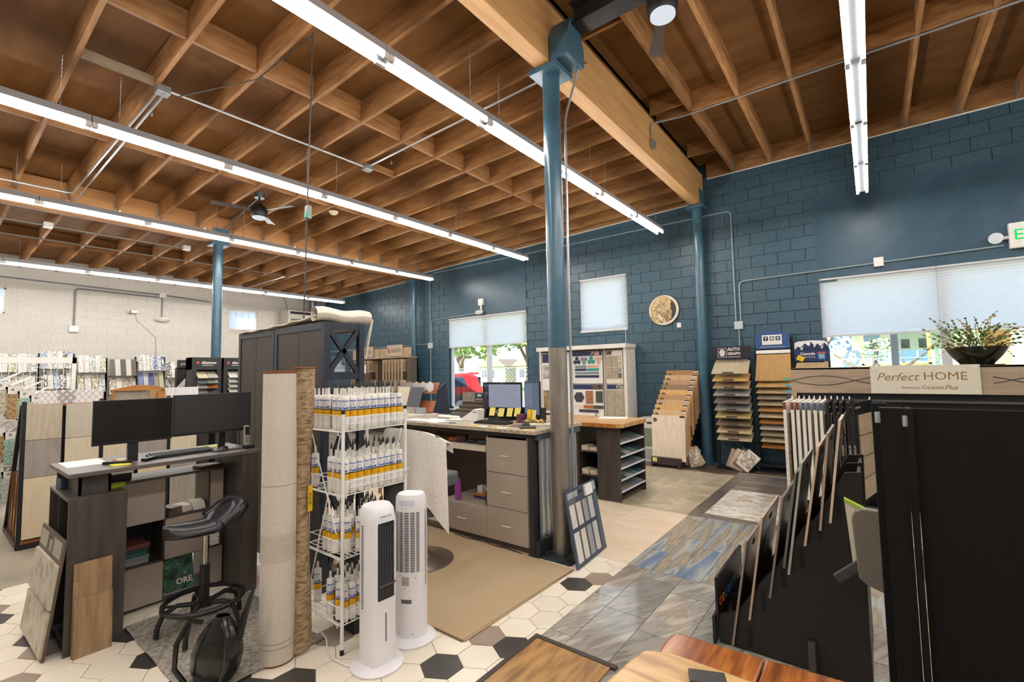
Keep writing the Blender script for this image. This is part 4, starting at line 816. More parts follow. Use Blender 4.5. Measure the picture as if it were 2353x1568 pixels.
for i,(x,y) in enumerate(((-2.95,4.1),(-2.86,4.06))): tag(MB().hexa([(x-.03,y-.01,1.2),(x+.03,y-.02,1.2),(x-.03,y-.009,1.2),(x+.03,y-.019,1.2),(x-.03,y+.01,1.31),(x+.03,y,1.31),(x-.03,y+.011,1.31),(x+.03,y+.001,1.31)]).build('sticky_note',[M('amber_note','e8b61a',r=.6),ynote][i]),['amber sticky note','narrow pale sticky note'][i]+' under the angled monitor','sticky note')
tag(put(box('business_card_box',-.05,.05,-.035,.035,0,.09,M('card_box','2b2c4a',r=.4,ns=30,stops=[(.4,'23284a'),(.55,'9a4a5a'),(.65,'2b2c4a')]),None,.003),(-3.05,4.1,zt),.1),'small dark box of cards between the monitors','box')
tag(MB().tube([(-2.94+.03*k,4.0+.02*math.sin(k*2),zt+.03+.012*math.sin(k*3)) for k in range(9)],[.012,.03,.035,.03,.034,.03,.032,.028,.01],9).build('foil_wrap',M('foil_gold','a8905a',r=.2,m=.9,ns=40,bump=1),None),'crinkled gold foil wrap behind the counter mouse','wrapper')
sc=thing('tape_dispenser','white paper tray with one raised scoop end on the counter','dispenser',(-3.66,3.98,zt)); MB().prism([(-3.82,zt+.02),(-3.72,zt),(-3.56,zt),(-3.545,zt+.135),(-3.6,zt+.14),(-3.68,zt+.09)],'y',3.93,4.05).build('body',white_pl,sc,bevel=.004); box('slot',-3.62,-3.57,3.928,3.932,zt+.1,zt+.108,blackp,sc)
tag(put(box('calculator',-.05,.05,-.08,.08,0,.016,M('calc_grey','3c3d3c',r=.5),None,.004),(-2.70,3.72,zt),-.9),'grey calculator at the front corner of the counter','calculator'); tag(put(box('open_book',-.13,.13,-.08,.08,0,.02,M('book_pages','c9c6b0',r=.6)),(-2.69,3.95,zt),.5),'open booklet beside the calculator on the counter','booklet')
rn=random.Random(3)
for i,(x,y,rz,n) in enumerate(((-4.15,3.85,.1,'left end'),(-4.0,3.72,-.2,'front'),(-3.9,4.0,.3,'middle'),(-4.3,3.7,.05,'far left'))): tag(put(box('paper_sheet',-.14,.14,-.105,.105,0,.002+.001*i,paper),(x,y,zt+.0015*i),rz),'loose white sheet at the %s of the paper spread on the counter'%n,'paper')
for i,(x,y) in enumerate(((-3.35,3.66),(-3.2,3.63),(-3.05,3.66),(-2.93,3.61),(-2.62,3.62))): tag(put(box('paper_slip',-.05,.05,-.03,.03,0,.0015,[M('slip_yellow','e5b93a',r=.6),M('slip_white','dfe8e0',r=.6)][i%2]),(x,y,zt),.2*i),'small %s paper slip on the counter edge, %s from the left'%(['yellow','white'][i%2],['first','second','third','fourth','fifth'][i]),'paper slip')
tag(MB().cyl((-3.72,3.66,zt+.005),(-3.64,3.68,zt+.005),.005,8).build('pen',M('pen_blue','3a5f8a',r=.3)),'blue pen on the counter in front of the tray','pen')
tag(MB().cyl((-4.28,4.03,zt+.02),(-3.94,4.03,zt+.02),.02,14).build('plan_roll',paper,None,True),'rolled white plan lying on the counter','paper roll')
# brick sample boards on counter
bx=M('sample_black','2a2522',r=.5); kr=M('kraft_edge','b08a60',r=.8)
for i,(x,y,h,w,s) in enumerate(((-4.02,4.20,.05,.46,'frontmost'),(-4.0,4.245,.095,.44,'second'),(-3.97,4.29,.14,.46,'third'),(-3.93,4.335,.19,.5,'fourth'))):
    t=thing('brick_sample_board','black brick-tile sample board on the counter, %s of the rack'%s,'sample board',(x,y,zt)); MB().hexa([(x-w/2,y-.006,zt),(x+w/2,y-.006,zt),(x-w/2,y+.006,zt),(x+w/2,y+.006,zt),(x-w/2,y+.018,zt+h),(x+w/2,y+.018,zt+h),(x-w/2,y+.03,zt+h),(x+w/2,y+.03,zt+h)]).build('board',bx,t); box('kraft_edge',x-w/2,x+w/2,y+.016,y+.032,zt+h,zt+h+.004,kr,t)
    text('MODERN TILE',.022,M('print_cream','cfc4b4'),t,(x-w/4,y+.004+.018*(h-.02)/h,zt+h-.022)); text('CASTLE BRICK',.022,M('print_cream','cfc4b4'),t,(x+w/4,y+.004+.018*(h-.02)/h,zt+h-.022))
t=thing('brick_sample_board','tall grey brick-tile board with SMOOTH label behind the black ones','sample board',(-3.95,4.39,zt)); MB().hexa([(-4.24,4.38,zt),(-3.66,4.38,zt),(-4.24,4.39,zt),(-3.66,4.39,zt),(-4.24,4.42,zt+.30),(-3.66,4.42,zt+.30),(-4.24,4.43,zt+.30),(-3.66,4.43,zt+.30)]).build('board',M('brick_tex','6b6258','8a8076',r=.6,ns=14,st=(1,1,3)),t); MB().hexa([(-4.02,4.40,zt+.19),(-3.86,4.40,zt+.19),(-4.02,4.402,zt+.19),(-3.86,4.402,zt+.19),(-4.02,4.412,zt+.295),(-3.86,4.412,zt+.295),(-4.02,4.416,zt+.295),(-3.86,4.416,zt+.295)]).build('label',bx,t); text('SMOOTH',.028,M('print_cream','cfc4b4'),t,(-3.94,4.40,zt+.215)); MB().lathe([(0,0),(.04,0)],(0,0,0),18).build('logo',M('logo_teal','8fc3cc'),t).matrix_basis=Matrix.Translation((-3.94,4.402,zt+.265))@Matrix.Rotation(PI/2,4,'X')@Matrix.Scale(.45,4,(0,1,0))
t=thing('display_box','dark display box with three hexagon marks below the lit monitor','display box',(-3.5,4.38,zt)); box('body',-3.68,-2.95,4.33,4.43,zt,zt+.14,M('navy_box','1d1e26',r=.5),t,.003)
for hx_,hz_,fl in ((-3.60,.075,1),(-3.57,.105,1),(-3.57,.05,0)): MB().prism([(hx_+.02*math.cos(k*PI/3+PI/6),zt+hz_+.02*math.sin(k*PI/3+PI/6)) for k in range(6)],'y',4.327,4.331).build('hexagon_mark',M('hex_print','d8d4cc' if fl else '1d1e26'),t)
# items in the knee space
tag(MB().lathe([(0,0),(.034,0),(.035,.2),(.03,.225),(.02,.23),(0,.23)],(-3.62,3.68,.35),18).build('water_bottle',M('bottle_purple','9a4a9e',r=.35),None,True),'purple water bottle standing in the counter knee space','bottle'); bo=bpy.data.objects['water_bottle']; MB().cyl((-3.62,3.68,.58),(-3.62,3.68,.63),.018,12).build('lid',blackp,bo)
t=thing('cable_box','orange and blue box with white cables heaped on it in the knee space','box',(-3.32,3.95,.35)); MB().box(-3.52,-3.17,3.82,3.98,.352,.40).build('carton',M('carton_orange','c87a1e',r=.5),t); box('stripe',-3.52,-3.17,3.817,3.82,.36,.385,M('carton_blue','24346f'),t); MB().tube([(-3.45+.16*abs(math.sin(k*1.3)),3.9+.05*math.cos(k*2.1),.42+.05*abs(math.sin(k*.9))) for k in range(26)],.006,5).build('cables',white_pl,t); box('adapter',-3.50,-3.43,3.86,3.92,.402,.48,white_pl,t,.004)
tag(MB().lathe([(0,0),(.05,0),(.06,.08),(.045,.14),(.03,.16),(0,.16)],(-3.19,3.72,.35),18).build('black_jug',M('jug_black','1b1512',r=.15),None,True),'glossy dark jug beside the drawers in the knee space','jug')
for i,(x,c_,n) in enumerate(((-3.72,'b04a2a','orange'),(-3.6,'4a1f1f','dark red'),(-3.45,'202226','black'),(-3.3,'3d4448','slate'))): tag(MB().cyl((x,3.66,.968+.025+(i==1)*.02),(x+.1,3.70,.968+.025+(i==1)*.02),.022+(i==1)*.022,12).build('marker',M('marker_%d'%i,c_,r=.4),None,True),n+' %s on the counter pencil shelf'%('tape roll' if i==1 else 'marker'),'marker')
for i,(c_,z,n) in enumerate((('e6e1d8',.05,'white'),('dcd6cc',.11,'cream'),('6d6a64',.17,'grey'),('2b3d80',.20,'blue'))): tag(box('binder',-4.18,-3.86,3.66,3.95,z,z+(.055 if i<3 else .05),M('binder_'+n,c_,r=.5),None,.003),n+' binder stacked left of the low drawer','binder')
# chair with knit throw
t=thing('desk_chair','grey upholstered bar chair on a brushed trumpet base at the counter','chair',(-3.36,2.95,0)); cx,cy=-3.32,3.02
MB().lathe([(.31,.013),(.31,.022),(.26,.032),(.16,.055),(.08,.095),(.04,.16),(.03,.25),(.028,.7),(0,.7)],(-3.38,2.93,0),48).build('trumpet_base',M('brushed_steel','9d9386',r=.3,m=.9,ns=3),t,smooth=True)
grf=M('grey_fabric','55555a','66666a',r=.9,ns=80,bump=.3)
MB().prism([(cx+a,cy+b) for a,b in rrect(.4,.42,.09)],'z',.68,.79).build('seat',grf,t,bevel=.02)
MB().grid(lambda a,b:(cx-.33+.66*a,cy-.17-.06*math.sin(PI*a)-.03*b,.74+.44*b),10,8).build('backrest',grf,t,thick=.05)
MB().grid(lambda a,b:(cx-.34+.68*a,cy-.27-.05*math.sin(PI*a)+.01*math.sin(20*a),.52+.36*b-.05*math.sin(3*a)),16,8).build('fabric_skirt',grf,t,thick=.012)
th=M('knit_white','d9d0c6','e5ddd4',r=.95,ns=60,bump=.5)
def throw(a,b):
    t_=2*a-1; x=cx-.02+.41*t_; s=b*.92-.14
    hem=.50+.05*math.sin(6*a+1.4)+.02*math.sin(19*a)+.2*max(0,(a-.6)/.4)**1.3
    k=max(0,s)/.78
    fold=.022*math.sin(15*a+.6)+.012*math.sin(31*a+1)
    if s<0: y=cy-.2+(-s)*.1; z=1.215+s*.7
    else: y=cy-.262-.065*math.cos(1.4*t_)-.05*k+fold*k; z=1.225-k*hem
    z-=.10*abs(t_)**3.5; x+=.07*k*max(0,t_)-.03*k*max(0,-t_); y+=.09*abs(t_)**5
    return (x,y,z)
sh=MB().grid(throw,30,26).build('knit_throw',th,None,smooth=True,thick=.012); tag(sh,'white knitted throw draped over the chair back','throw')
# ================================================================ LEANING TILE BOARD AT POST
slate=M('slate_board','3f4a5a',r=.4)
t,a,u,v,n=lean('tile_board','slate blue tile sample board with white strips leaning on the post',[(-2.105,3.575,0),(-2.145,4.205,0),(-2.285,4.25,.66),(-2.265,3.64,.62)],slate,.014)
tm=[M('strip_white','dcd8d2',r=.35),M('strip_cream','d9d0c4',r=.35),M('strip_grey','9a9ca0',r=.35),M('strip_light','c4c3c0',r=.35)]
for j,(t0,t1) in enumerate(((.06,.44),(.50,.80))):
    for i in range(4): MB().hexa(on(a,u,v,n,.06+.20*i,.205+.20*i,t0-.0,t1,1,1.6)).build('tile_strip',tm[i],t); MB().hexa(on(a,u,v,n,.205+.2*i,.235+.2*i,t0,t1,1,1.2)).build('gap_strip',M('gap_brown','3b322b'),t)
MB().hexa(on(a,u,v,n,.86,.99,.06,.80,1,1.25)).build('side_panel',M('slate_light','51606f',r=.35),t); MB().hexa(on(a,u,v,n,.42,.53,.90,.95,1,1.1)).build('handle_hole',M('hole_brown','3a2018'),t); MB().hexa(on(a,u,v,n,.05,.38,.88,.96,1,1.15)).build('header_photo',M('photo_grey','a9aaa4',r=.4,ns=12,stops=[(.4,'8f938f'),(.6,'c3c2bc')]),t); MB().hexa(on(a,u,v,n,.60,.83,.83,.98,1,2.5)).build('price_card',paper,t); MB().hexa(on(a,u,v,n,.84,.97,.86,.98,1,2)).build('card_photo',M('card_photo','9aa9a6',r=.4),t)
for k in range(5): MB().hexa(on(a,u,v,n,.06,.3-.03*(k%2),.835-.018*k+.02,.842-.018*k+.02,1,1.1)).build('text_line',M('text_grey','8b939c'),t)
# ================================================================ BUTCHER BLOCK ISLAND
bb=M('butcher_block','b98a54',r=.35,ns=4,st=(.8,7,5),det=6,stops=[(.3,'9c6c3c'),(.5,'c0935c'),(.7,'d3aa76')]); be=M('live_edge','8d4d14','b8792e',r=.5,ns=14,bump=.6)
t=thing('butcher_top','thick live edge butcher block top on the sample shelves','worktop',(-3.2,6.1,.965)); MB().prism([(-4.05,5.6),(-2.66,5.6),(-2.585,5.66),(-2.585,6.44),(-2.62,6.5),(-4.05,6.5)],'z',.965,1.02).build('slab',bb,t,bevel=.006); MB().prism([(-4.05,5.594),(-2.66,5.592),(-2.66,5.6),(-4.05,5.6)],'z',.968,1.016).build('live_edge',be,t)
t=thing('sample_shelves','ebony shelving unit with slanted tile trays under the butcher block','shelving',(-3.1,6.1,0))
for z0,z1 in ((.0,.31),(.313,.62),(.623,.945)): box('front_panel',-2.985,-2.655,5.695,5.712,z0,z1,ebony,t)
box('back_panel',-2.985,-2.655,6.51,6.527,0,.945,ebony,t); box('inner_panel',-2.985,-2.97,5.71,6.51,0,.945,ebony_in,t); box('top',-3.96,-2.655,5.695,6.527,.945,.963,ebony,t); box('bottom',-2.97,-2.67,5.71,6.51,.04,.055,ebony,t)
for x in (-3.30,-3.62,-3.95): box('upright',x-.01,x+.01,5.72,6.5,0,.945,ebony,t)
for z in (.28,.60): box('cross_shelf',-3.95,-2.985,5.73,6.5,z,z+.018,ebony,t)
box('blue_panel',-3.6,-3.0,6.48,6.5,.3,.6,M('blue_inner','2a3f58',r=.4),t)
TR=(.12,.27,.42,.57,.745)
for zi,z in enumerate(TR):
    tr=MB().hexa([(-2.95,5.72,z+.07),(-2.66,5.72,z),(-2.95,6.50,z+.07),(-2.66,6.50,z),(-2.95,5.72,z+.08),(-2.66,5.72,z+.01),(-2.95,6.50,z+.08),(-2.66,6.50,z+.01)]).build('slanted_tray',ebony,t)
    box('tray_lip',-2.664,-2.655,5.715,6.505,z-.005,z+.018,M('lip_white','dad5e0',r=.4),t)
    cs=['7f8d8a','5f7f78','8d7e74','3f5561','6f7a82','a9a49a']
    for k in range(4):
        ya=5.735+.19*k; col=cs[(zi*3+k*2)%6]; tag(MB().hexa([(-2.93,ya,z+.077),(-2.67,ya,z+.0145),(-2.93,ya+.175,z+.077),(-2.67,ya+.175,z+.0145),(-2.93,ya,z+.088),(-2.67,ya,z+.0255),(-2.93,ya+.175,z+.088),(-2.67,ya+.175,z+.0255)]).build('glazed_tile',M('glaze_'+col,col,r=.25)),'%s glazed tile on the %s slanted tray, %s from the front'%({'7f8d8a':'grey green','5f7f78':'sea green','8d7e74':'taupe','3f5561':'slate blue','6f7a82':'blue grey','a9a49a':'stone'}[col],['lowest','second lowest','middle','second highest','highest'][zi],['first','second','third','fourth'][k]),'tile')
cream=M('sample_cream','c6b79f','d5c8b2',r=.5,ns=8,rv=.1,off=True)
for (x,zb,nm) in ((-3.14,.30,'lower right'),(-3.46,.30,'lower left'),(-3.14,.62,'upper right'),(-3.46,.62,'upper left')):
    for s in range(2):
        for k in range(3 if s else 4): tag(put(box('tile_sample',-.055,.055,-.08,.08,0,.016,cream),(x-.06+.12*s,5.83,zb+.0165*k),.1*s-.05*k),'cream tile sample in the %s stacks of the island cubby'%nm,'tile sample','cream samples in the %s island cubby'%nm)
tag(put(box('paper_stack',-.2,.2,-.1,.1,0,.012,paper),(-3.0,6.25,1.021),.35),'white papers lying on the butcher block','papers')
# ================================================================ STEPPED TILE BOARD DISPLAY (right foreground)
bk=M('stair_black','17120e','1f1914',r=.4,ns=10,bump=.03)
t=thing('board_display','black stepped display rack holding upright tile boards','display rack',(-.45,3.5,0))
def stair(y0,y1,name):
    MB().prism([(-.85,0),(-.09,0),(-.075,1.14),(-.155,1.13),(-.30,.86),(-.36,.80),(-.52,.53),(-.58,.46),(-.74,.22),(-.85,.17)],'y',y0,y1).build(name,bk,t,bevel=.003)
stair(3.18,3.2,'near_side'); stair(3.5,3.515,'middle_side'); stair(3.82,3.84,'far_side')
box('front_board',-.88,-.862,3.14,3.86,0,.17,bk,t,.004); box('header_board',-.862,-.845,3.16,3.85,.13,.40,bk,t,.006); box('back_board',-.10,-.085,3.2,3.82,.02,1.12,bk,t)
cs=['d8552f','d98a2e','4a7fc0','3a5fb0','2f6fb0','38a0a0','3fae6a','79b84a','b0b84a']
for i,ch in enumerate('COLORTILE'): text(ch,.075,M('print_'+cs[i],cs[i],r=.4),t,(-.8435,3.22+.068*i,.235),(0,1,0),(0,0,1),bold=.001)
box('foot_bar',-.36,-.325,2.98,3.19,.02,.17,M('bar_grey','3f3d3b',r=.5),t) if 0 else MB().box(-.37,-.335,3.13,3.18,.0,.17).build('foot_bar',M('bar_grey','3f3d3b',r=.5),t,bevel=.004)
for x,z in ((-.685,.15),(-.60,.38),(-.49,.55),(-.39,.68),(-.30,.85),(-.2,1.0)): box('slot',x,x+.022,3.176,3.181,z-.12,z,M('slot_black','050404',r=.8),t)
edges=[M('board_edge_%d'%i,c,r=.6) for i,c in enumerate(('8f7f74','b9a08c','7d7068','6d5f56','9aa09a','c2a58c','a08c7c','c9b29c'))]; face=M('board_face','2c2621',r=.18,ns=5,stops=[(.3,'241f1b'),(.5,'3d362f'),(.7,'55493d')])
BD=[(-.774,.02,-.668,.665,.45),(-.672,.20,-.576,.822,.6),(-.556,.36,-.461,.96,.5),(-.475,.55,-.389,1.105,.26),(-.452,.52,-.357,1.165,.58),(-.363,.70,-.27,1.268,.56),(-.285,.80,-.222,1.345,.48),(-.236,.85,-.163,1.42,.37)]
for i,(xa,za,xb,zb,L) in enumerate(BD):
    w=['lowest','second lowest','third','fourth short','fifth','sixth','seventh','topmost pale edged'][i]
    b=thing('tile_board','upright dark tile board in the stepped rack, %s'%w,'sample board',(xa,3.4,za)); y0=3.15; y1=3.16+L
    MB().hexa([(xa,y0,za),(xa+.012,y0,za),(xa,y1,za),(xa+.012,y1,za),(xb,y0,zb),(xb+.012,y0,zb),(xb,y1,zb),(xb+.012,y1,zb)]).build('board',edges[i],b)
    a=Vector((xa+.0125,y0+.006,za+.006)); v=Vector((xb-xa,0,zb-za-.008)); u=Vector((0,y1-y0-.012,0)); n_=Vector((.0015,0,0))
    MB().hexa([a+u*s+v*k+n_*q for k in (0,1) for q in (0,1) for s in (0,1)]).build('dark_back',face,b)
    if i%2: MB().hexa([a+n_*1.2+u*s+v*k+n_*q for k in (.55,.8) for q in (0,1) for s in (.3,.9)]).build('sticker',M('sticker_grey','5c5650',r=.3),b)
    MB().hexa([a+n_*1.2+u*s+v*k+n_*q for k in (.88,.93) for q in (0,1) for s in (.42,.56)]).build('hand_hole',M('slot_black','050404'),b)
# sample folder hanging by the black panels
t=thing('sample_folder','grey rounded sample folder with lime edged pages and a dark bracket','sample folder',(-.1,2.75,.6))
MB().prism([(-.112,1.02),(-.098,.76),(-.07,.735),(.06,.69),(.06,1.05),(-.02,1.07),(-.07,1.07),(-.1,1.055)],'y',2.66,2.70).build('grey_cover',M('folder_grey','6d645b',r=.5),t,bevel=.006)
MB().prism([(-.137,1.085),(-.118,.79),(.04,.74),(.04,1.0)],'y',2.71,2.735).build('pages',M('folder_pages','c9c2a8',r=.6),t); MB().prism([(-.138,1.085),(.04,1.0),(.04,1.012),(-.138,1.098)],'y',2.705,2.74).build('lime_edge',M('lime','9db52a',r=.5),t)
MB().obox((-.13,2.70,.775),(.15,.035,.035),Matrix.Rotation(-.75,3,'Y')).build('bracket_arm',M('bar_grey','3f3d3b'),t); box('mount_bar',.0,.03,2.53,2.7,.8,.84,blackm,t)
# big black swing panels
bp=M('panel_black','0d0b0a','110f0e',r=.7,ns=40,bump=.05,spec=.25)
t=thing('swing_panel_rack','tall black swing display panels filling the right foreground','display rack',(.5,2.35,0))
box('rear_panel',-.012,.04,2.50,2.53,.02,1.56,bp,t,.003); box('edge_channel',.014,.085,2.28,2.34,.02,1.556,bp,t); box('channel_lip',.09,.108,2.27,2.36,.02,1.556,bp,t); box('main_panel',.112,1.45,2.29,2.31,.02,1.556,bp,t); box('right_post',1.45,1.52,2.25,2.35,0,1.6,bp,t,.004); box('floor_base',-.0,1.5,2.2,2.6,0,.02,bp,t)
for x,z in ((.007,1.5),(.087,1.49)): MB().cyl((x,2.275,z),(x,2.275,z+.04),.009,8).build('hinge_pin',galv,t)
# wood boards on the low table in front
ac=M('acacia','8a4a1c',r=.22,ns=6,st=(5,.6,3),det=6,stops=[(.3,'5f2e12'),(.5,'8f4f20'),(.7,'b5722f')],off=True); ok=M('pale_oak','b98f58',r=.3,ns=4,st=(1,6,4),det=6,stops=[(.3,'9c7444'),(.5,'c39a62'),(.7,'d2ad78')])
t=thing('sample_table','low dark table carrying wood sample boards in front of the camera','table',(-.35,1.3,0)); box('top',-.57,.2,.9,1.66,.755,.775,ebony,t,.003)
for x in (-.55,.12):
    for y in (.92,1.58): box('leg',x,x+.05,y,y+.05,0,.755,ebony,t)
def slab(pts,z0,z1,m,name,label): return tag(MB().prism(pts,'z',z0,z1).build(name,m,None,bevel=.008),label,'sample board')
slab([(-.595,1.675),(-.605,1.60),(-.60,1.50),(-.32,1.50),(-.318,1.69)],.777,.80,ac,'acacia_board','reddish acacia board with one rounded end, left of the pair')
slab([(-.314,1.69),(-.316,1.50),(-.02,1.50),(-.05,1.715)],.777,.80,ac,'acacia_board','reddish acacia board butted against its rounded neighbour')
slab([(-.63,1.485),(-.56,1.52),(-.52,1.52),(-.2,1.52),(-.2,.9),(-.7,.9),(-.66,1.27),(-.645,1.42)],.802,.818,ok,'oak_board','pale oak board with a wavy left edge on the front table')
tag(put(box('hinge_block',-.05,.05,-.03,.03,0,.02,M('block_dark','35302e',r=.4),None,.004),(-.42,1.43,.82),.4),'small dark metal block on the pale oak board','block')
t=thing('floor_panel','framed oak plank floor panel lying on the grey tiles','floor panel',(-1.54,2.0,0)); MB().prism([(-1.795,1.2),(-1.285,1.2),(-1.285,2.53),(-1.795,2.53)],'z',0,.012).build('oak_face',M('oak_panel','a57b48',r=.35,ns=3.5,st=(6,1,1),det=7,stops=[(.3,'7d5a34'),(.5,'a87d4a'),(.7,'bd935c')]),t)
for x0,x1,y0,y1 in ((-1.825,-1.795,1.2,2.565),(-1.795,-1.255,2.53,2.565)): box('dark_border',x0,x1,y0,y1,0,.016,M('border_dark','3d342c',r=.5),t)
# ================================================================ PERFECT HOME CARPET RACK
rackw=M('rack_oak','9c8772','ab967f',r=.45,ns=3,st=(1,5,8),det=6); HY=6.6
t=thing('carpet_rack','carpet sample rack with a wood header and hanging sample wings','display rack',(.6,6.8,0))
box('header',-.79,2.4,HY,HY+.06,1.402,1.70,rackw,t,.003); box('header_side',-.79,-.74,HY,HY+.7,.0,1.402,rackw,t); box('top_shelf',-.79,2.4,HY,HY+.7,1.68,1.70,rackw,t); box('back_panel',-.74,2.4,HY+.66,HY+.7,0,1.68,blackm,t); box('rail',-.74,2.4,HY-.0,HY+.03,1.31,1.335,M('rail_grey','5a5a5c',r=.4,m=.4),t)
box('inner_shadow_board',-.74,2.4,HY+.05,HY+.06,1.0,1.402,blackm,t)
wl_=M('wave_line','1a1614')
for s in (-1,1):
    for xa,xb in ((-.79,-.02),(.95,2.4)): MB().tube([(xa+(xb-xa)*k/20,HY-.002,1.55+s*.055*math.cos(PI*(xa+(xb-xa)*k/20-.15)/.62*1.0)) for k in range(21)],.004,5).build('wave_line',wl_,t)
sg=box('sign_plate',-.02,.86,HY-.02,HY-.004,1.405,1.71,M('sign_cream','d5cdbb',r=.35),t,.003); gold=M('print_gold','8a6a34',r=.4)
text('Perfect',.15,gold,sg,(.205,HY-.0215,1.585),shear=.35,bold=-.001,fit=.36); text('HOME',.14,gold,sg,(.595,HY-.0215,1.59),bold=-.001,fit=.33); text('flooring by',.05,gold,sg,(.32,HY-.0215,1.472),fit=.15); text('Carpets',.068,gold,sg,(.495,HY-.0215,1.475),fit=.165); text('Plus',.068,gold,sg,(.635,HY-.0215,1.475),shear=.3,fit=.1)
for x in (.01,.83):
    for z in (1.435,1.68): MB().cyl((x,HY-.026,z),(x,HY-.02,z),.012,12).build('standoff',M('nickel','d8d4cc'),sg)
cpt=M('berber','a8937a','c0ab90',r=1,ns=60,bump=.5,det=1); wwh=M('wing_white','ddd5ca',r=.6)
def wing(x,y0,y1,z0,z1,m,lab,i,rz=0):
    w=thing('sample_wing',lab,'carpet sample',(x,y1,z0),rz,local=True); L=y1-y0
    MB().box(-.015,.015,-L,0,0,z1-z0).build('panel',m,w); 
    pcs=MB()
    for k in range(4): MB().box(.015,.026,-L+.12,-.02,.04+(z1-z0-.16)*k/4,.04+(z1-z0-.16)*(k+1)/4-.012).build('carpet_swatch',cpt,w)
    MB().tube([(0,-.05,z1-z0),(0,-.02,z1-z0+.03),(0,0.0,z1-z0+.01)],.006,5).build('hook',M('hook_white','e6e2dc'),w)
    return w
for i,x in enumerate((-.80,-.727,-.677,-.624,-.575,-.518,-.467)):
    w=wing(x+.015,5.9,6.58,.30,1.335,wwh,'white edged carpet sample wing, %s from the left in the rack'%['first','second','third','fourth','fifth','sixth','seventh'][i],i)
    MB().box(-.016,.016,-.6805,-.6795,.95,1.03).build('edge_label',M('edge_label_%d'%(i>2),'4a5a70' if i>2 else '7a3a30'),w)
    if i==0:
        for k in range(8): MB().box(-.004,.004,-.682,-.680,.12+.06*k,.125+.06*k).build('edge_text',wl_,w)
for i,x in enumerate((-.408,-.35,-.297,-.237,-.182)):
    w=wing(x+.015 if i<4 else -.035,5.9,6.58,.30,1.335,blackm,'black carpet sample wing, %s of the black ones in the rack'%['first','second','third','fourth','fifth'][i],i,0 if i<4 else -.218)
    for k,s in enumerate(('ARTIST ICON',)): text(s,.03,M('print_cream','cfc4b4'),w,(-.0+.0165,-.55,.98),(0,1,0),(0,0,1)); text('ARTESIAN',.025,M('print_cream','cfc4b4'),w,(0,-.6815,.55),(0,0,-1),(1,0,0))
# plant bowl
t=thing('potted_cactus','holiday cactus spilling from a dark glazed bowl on the carpet rack','potted plant',(.87,6.85,1.70)); bz=1.70; bx_,by_=.87,6.82
MB().lathe([(0,0),(.13,0),(.135,.02),(.2,.1),(.245,.17),(.25,.19),(.235,.19),(.19,.12),(0,.12)],(bx_,by_,bz),40).build('bowl',M('glaze_dark','16180f','2a2a14',r=.18,ns=5),t,smooth=True); MB().lathe([(0,0),(.2,0),(.21,.012),(0,.012)],(bx_,by_,bz-.002),32).build('saucer',M('glaze_dark','16180f'),t,smooth=True)
MB().lathe([(0,.16),(.228,.165)],(bx_,by_,bz),24).build('soil',M('soil','241a12',r=1),t)
rp=random.Random(4); lf=[M('cactus_green','4a6428','657a36',r=.45,ns=30),M('cactus_olive','76743a',r=.5),M('cactus_tan','a5845a',r=.5)]
segs=[MB(),MB(),MB()]
for s in range(84):
    a=rp.uniform(0,2*PI); el=rp.uniform(.25,1.25); p=Vector((bx_+.15*math.cos(a)*rp.random(),by_+.15*math.sin(a)*rp.random(),bz+.17)); d=Vector((math.cos(a)*math.cos(el),math.sin(a)*math.cos(el)*.7,math.sin(el)))
    kind=rp.choice((0,0,0,1,1,2)); sag=rp.uniform(.1,.32)
    for k in range(rp.randint(5,11)):
        L=rp.uniform(.035,.05); q=p+d*L; side=Vector((0,0,1)).cross(d); side=(side if side.length>.1 else Vector((1,0,0))).normalized(); up=d.cross(side).normalized(); side=(side*math.cos(a*3+k)+up*math.sin(a*3+k)); up=d.cross(side).normalized(); w=.007 if k<2 else .013; m=p*.45+q*.55
        segs[kind].add([p,m+side*w,q,m-side*w,m+up*w*.4,m-up*w*.4],[(0,1,4),(1,2,4),(2,3,4),(3,0,4),(1,0,5),(2,1,5),(3,2,5),(0,3,5)])
        p=q; d=(d+Vector((rp.uniform(-.15,.15),rp.uniform(-.15,.15),-sag*rp.random()))).normalized()
for i,m in enumerate(segs): stuff(m.build('stem_segments',lf[i],t))
# ================================================================ SAMPLE TOWERS AT BLUE WALL
oakc=['c9a26a','b98f5c','a5825c','8f7a62','d0b084','b3946c','c7a878','9a8468','8a6f50','d8c4a4']
def wm(c): return M('sample_'+c,c,tuple(min(1,int(c[i:i+2],16)/255*1.07) for i in (0,2,4)),r=.4,ns=6,st=(6,1,.8),det=6)
